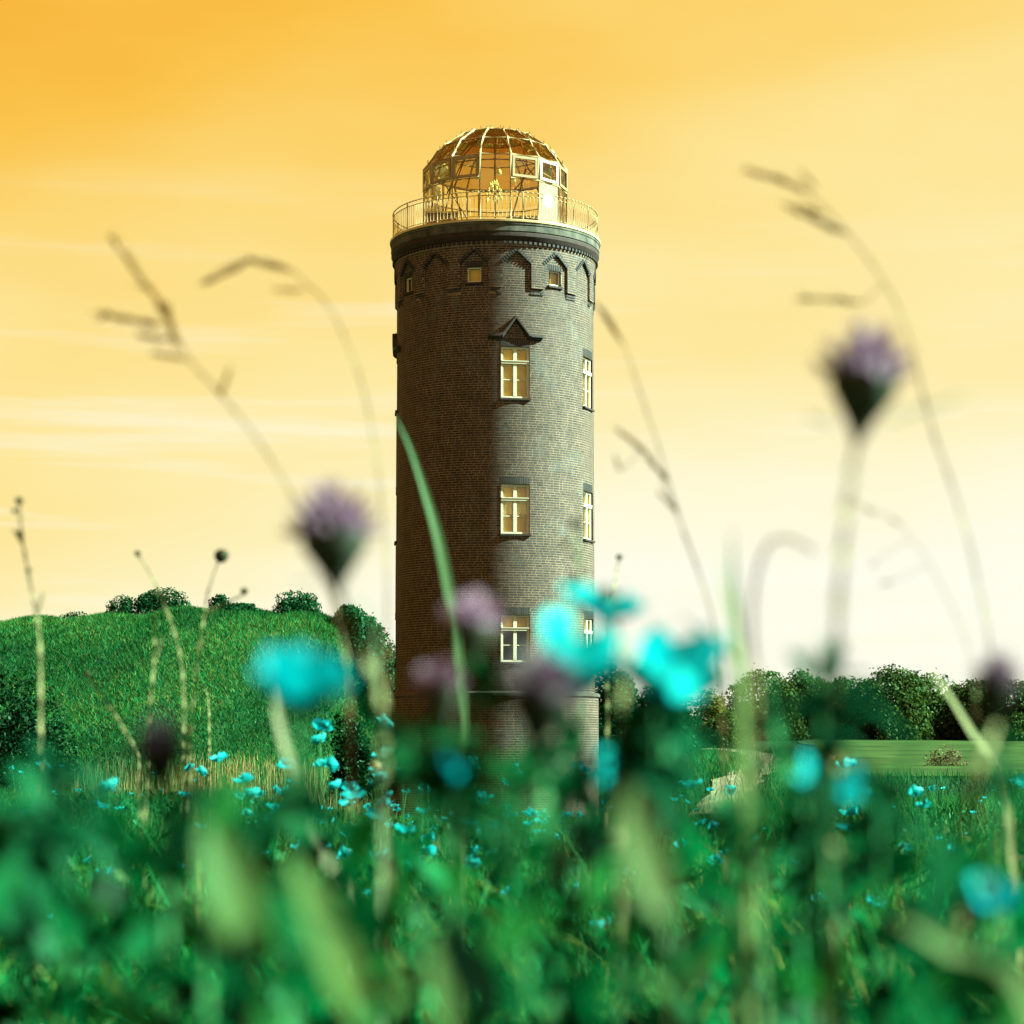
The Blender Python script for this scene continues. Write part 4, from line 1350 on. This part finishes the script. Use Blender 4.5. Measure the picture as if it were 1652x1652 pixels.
# broad single blades
def blade(label, px, wpx, y, colr, seed=0, leafy=False, name='grass_blade', group='broad single blades close to the lens', twist=.2):
    pts0 = [at(u, v, y) for u, v in px]
    last = pts0[-1]; d = (pts0[-1] - pts0[-2]).normalized()
    gx = last.x + d.x * .1
    gnd = Vector((gx, y, float(gz(gx, y)) - .02))
    pts0 += [last.lerp(gnd, f) for f in (.08, .25, 1.0)]
    root = pts0[-1]
    e = thing(name, label, 'grass', root, group)
    pts = spline([q - root for q in pts0][::-1], 36)
    mb_ = MB(); w_ = wpx / F * y; prev = None; n_ = len(pts)
    for i, c in enumerate(pts):
        t_ = i / (n_ - 1)
        ww = w_ * .5 * min(1, .22 + t_ * 1.25) * min(1, ((1 - t_) / .5) ** .8 + .01)
        if leafy: ww = w_ * .5 * max(.07, math.sin(math.pi * min(max((t_ - .5) / .5, 0), 1)) ** .8)
        dd = (pts[min(i + 1, n_ - 1)] - pts[max(i - 1, 0)]).normalized()
        sd = Vector((0, 1, 0)).cross(dd).normalized()
        sd = (sd * (1 if sd.x > 0 else -1) * .72 + Vector((0, .62 + twist * math.sin(t_ * 4 + seed), 0))).normalized()
        fold = Vector((0, 1, 0)) * ww * .35
        cur = (c - sd * ww + fold * -1, c, c + sd * ww + fold * -1)
        cc = tuple(q * (1 + .12 * math.sin(t_ * 17 + seed)) for q in colr)
        if prev:
            mb_.poly((prev[0], prev[1], cur[1], cur[0]), cc); mb_.poly((prev[1], prev[2], cur[2], cur[1]), cc)
        prev = cur
    mb_.build('leaf_blade', LEAF, e, smooth=True)
    return e


PALEG = (.050, .080, .032)
YEL = (.22, .27, .07)
DARKG = (.003, .05, .018)
MIDG = (.012, .19, .06)
blade('pale green blade curving across the shaded side of the tower', [(636, 668), (662, 722), (688, 800), (708, 870), (724, 950), (738, 1040), (748, 1140)], 26, 2.4, PALEG, 1)
blade('dark upright blade leading a tuft above the hedge end', [(1181, 850), (1182, 930), (1188, 1000), (1194, 1080)], 26, 1.0, (.05, .10, .03), 2)
blade('faint slim blade beside the dark upright one above the hedge end', [(1152, 880), (1172, 960), (1190, 1040), (1200, 1120)], 18, .95, (.16, .20, .07), 3)
blade('blade slanting away from the tuft towards the golden tree', [(1090, 985), (1130, 1020), (1170, 1050), (1200, 1100)], 22, 1.0, (.07, .17, .06), 4)
blade('pale broad blade crossing the hedge beside its tallest tree', [(1494, 1070), (1530, 1120), (1570, 1185), (1620, 1260)], 24, 2.0, (.22, .21, .10), 5)
blade('pale bent stem before the rampart passing the lone poppy', [(432, 1030), (440, 1110), (465, 1220), (510, 1350), (570, 1470)], 24, 1.3, (.22, .22, .13), 6)
blade('pale twin stem between the rampart globe flower and the tower edge', [(604, 985), (607, 1060), (614, 1130), (618, 1240)], 16, 1.2, (.15, .19, .10), 7)
blade('broad yellow green blade pointing up below the sunlit tower foot', [(1016, 1265), (1030, 1340), (1062, 1440), (1085, 1520)], 80, .6, (0.065, 0.092, 0.032), 8, True)
blade('broad yellow green blade low before the rampart poppies', [(330, 1330), (365, 1400), (395, 1480), (415, 1600)], 100, .56, (0.046, 0.083, 0.021), 9, True)
blade('yellowish blade at the very bottom under the tower', [(470, 1380), (520, 1480), (560, 1580), (580, 1680)], 80, .58, (0.050, 0.083, 0.018), 10, True)
blade('dark broad blade near the pasture, tip up', [(1500, 1310), (1520, 1400), (1500, 1480), (1470, 1560)], 100, .7, DARKG, 11, True)
blade('dark leaf low before the rampart foot, pointing right', [(420, 1335), (350, 1350), (280, 1370), (210, 1430)], 70, .75, DARKG, 12, True)
blade('yellowish stalk lying across the lower meadow below the pasture', [(1440, 1480), (1500, 1510), (1580, 1560), (1660, 1620)], 55, .62, (.09, .12, .045), 13)
blade('slim bright blade before the sandy path', [(1238, 1080), (1250, 1150), (1268, 1230), (1290, 1330)], 40, .9, (.02, .13, .045), 14)
blade('light upright blade under the lone poppy', [(700, 1500), (712, 1560), (720, 1620), (725, 1700)], 60, .7, (0.046, 0.079, 0.023), 18, True)
blade('light green blade standing low right of the tower foot', [(1350, 1500), (1345, 1560), (1335, 1620), (1330, 1700)], 55, .7, (0.050, 0.079, 0.028), 19, True)
# leafy plants standing higher than the grass
def leafy_plant(label, u, v, y, rpx, n_, colr, seed):
    g = random.Random(seed)
    c = at(u, v, y); root = Vector((c.x + g.uniform(-.03, .03), y, float(gz(c.x, y)) - .01))
    e = thing('leafy_plant', label, 'plant', root, 'blurred leafy plants close to the lens')
    rr = rpx / F * y
    top = c - root
    pts = spline([Vector((0, 0, 0)), top * .5 + Vector((.01, 0, 0)), top + Vector((0, 0, rr * .4))], 10)
    mb_ = MB(); mb_.tube(pts, [.003 - .0015 * i / 10 for i in range(11)], 5, STEMG); mb_.build('stem', LEAF, e, smooth=True)
    for k in range(n_):
        d = Vector((g.gauss(0, 1), g.gauss(0, .8), g.gauss(.25, .7))).normalized()
        b_ = top + Vector((g.uniform(-.35, .35), g.uniform(-.35, .35), g.uniform(-.9, .5))) * rr
        f = g.uniform(.6, 1.4)
        leaflet(e, b_, d, rr * g.uniform(.8, 1.5), rr * g.uniform(.35, .6), tuple(q * f for q in colr), g.uniform(.1, .5))
    return e


LG = (.014, .17, .065)
for k, (lb, u, v, y, rpx, n_, c_) in enumerate((
        ('leafy plant before the shaded tower foot', 660, 1215, .85, 85, 16, (.012, .19, .06)),
        ('leafy plant under the pinkish globe flower', 770, 1075, .9, 50, 9, (.02, .17, .04)),
        ('leafy plant under the tall peaked poppy', 1060, 1185, .9, 80, 16, (.010, .17, .07)),
        ('dark leafy plant hiding the hedge under the highest globe flower', 1325, 1125, .8, 90, 16, (.008, .12, .05)),
        ('leafy plant below the pasture poppy', 1300, 1330, .85, 80, 14, LG),
        ('leafy plant under the nearly black globe flower', 330, 1310, .75, 95, 16, (.010, .16, .06)),
        ('leafy plant at the foot of the large bush by the rampart', 110, 1280, .9, 90, 14, (.012, .16, .07)),
        ('leafy plant below the dark purple globe flower', 830, 1290, .85, 75, 14, (.012, .18, .05)),
        ('leafy plant beside the sandy path', 1175, 1320, .95, 70, 12, (.02, .18, .06)),
        ('leafy plant around the dark globe flower by the hedge', 1610, 1230, .9, 60, 9, (.015, .14, .05)),
        ('leafy plant low between the pale globe flower and the tower ledge', 735, 1265, .8, 90, 16, (.012, .17, .05)),
        ('leafy plant hiding the tower foot under the turquoise poppies', 915, 1215, .95, 90, 16, (.010, .16, .06)),
        ('dark leafy plant at the tower foot by the half open poppy', 1030, 1270, .9, 85, 16, (.008, .12, .045)),
        ('leafy plant low in the meadow beneath the lone poppy', 470, 1290, .8, 90, 14, (.012, .17, .06)),
        ('leafy plant at the meadow edge below the large rampart bush', 30, 1360, .8, 110, 16, (.010, .15, .055)),
        ('leafy plant beside the poppy in front of the pasture', 1420, 1300, .85, 80, 14, (.010, .14, .05)))):
    leafy_plant(lb, u, v, y, rpx, int(n_ * 2.2), tuple(q * .40 for q in c_), 70 + k)

# small poppies all through the meadow
proto = []
for k in range(8):
    from mathutils import Euler
    mb_ = MB(); g = random.Random(k + 5)
    hgt = (.34, .42, .50, .58)[k % 4]
    mb_.tube([(0, 0, 0), (.015, 0, hgt * .5), (0, .01, hgt)], [.0022, .002, .0016], 5, STEMG)
    M3 = Euler((g.uniform(-.7, .7), g.uniform(-.7, .7), 0)).to_matrix(); H = Vector((0, .01, hgt))
    for q in range(4):
        th = q * math.pi / 2 + g.uniform(-.25, .25); c = TEAL[g.randrange(4)]
        cup = g.uniform(.35, 1.1); L_ = .024 * g.uniform(.85, 1.15); gp = []
        for (t_, w_) in ((.02, .12), (.4, .72), (.75, .95), (1.0, .6)):
            rowp = []
            for s_ in (-1, -.5, 0, .5, 1):
                r_ = L_ * t_ * math.cos(cup * t_) * (1 - .12 * abs(s_)); z_ = L_ * t_ * math.sin(cup * t_) + .12 * L_ * s_ * s_ + g.uniform(-.07, .07) * L_
                x_ = s_ * w_ * L_ * .95
                rowp.append(H + M3 @ Vector((math.cos(th) * r_ - math.sin(th) * x_, math.sin(th) * r_ + math.cos(th) * x_, z_)))
            gp.append(rowp)
        for a_ in range(3):
            for b_ in range(4): mb_.quad(gp[a_][b_], gp[a_][b_ + 1], gp[a_ + 1][b_ + 1], gp[a_ + 1][b_], c)
    mb_.lathe([(.001, 0), (.004, .003), (.003, .008)], 6, H, (.02, .04, .03))
    me_ = mb_.mesh('meadow_poppy', smooth=True); me_.materials.append(PETAL); proto.append(me_)


def mpoppy(x, y, sc, k, label, group):
    ob = link('meadow_poppy', proto[k % 8], None, None, (x, y, float(gz(x, y)) - .01))
    ob.scale = (sc, sc, sc); ob.rotation_euler = (random.uniform(-.12, .12), random.uniform(-.12, .12), random.uniform(0, 6.28))
    return tag(ob, label, 'flower', group)


for k in range(285):
    y = 4.5 + 24 * random.random() ** 1.6
    u = random.uniform(-40, 1690)
    if k < 110: u = random.uniform(360, 920); y = random.uniform(5, 14)
    x = (u - CX) / F * y
    zone = 'before the rampart' if u < 620 else ('before the tower' if u < 990 else 'before the pasture and hedge')
    mpoppy(x, y, random.uniform(.92, 1.25), k, 'small turquoise poppy in the meadow grass ' + zone, 'small turquoise poppies ' + zone)
for k, (u, v, y) in ((3, (588, 1168, 6.2)), (7, (470, 1174, 7.0)), (3, (538, 1194, 7.5)), (7, (432, 1236, 6.5)), (2, (500, 1282, 6.0)), (6, (580, 1288, 5.5)), (2, (640, 1300, 6))):
    q = at(u, v, y)
    mpoppy(q.x, y, (q.z - float(gz(q.x, y)) + .01) / (.34, .42, .50, .58)[k % 4], k, 'turquoise poppy standing taller than the meadow before the rampart foot', 'taller small poppies before the rampart foot')

print('objects', len(bpy.data.objects), 'bricks', nb, nbr, 'tris', sum(len(m_.polygons) for m_ in bpy.data.meshes))
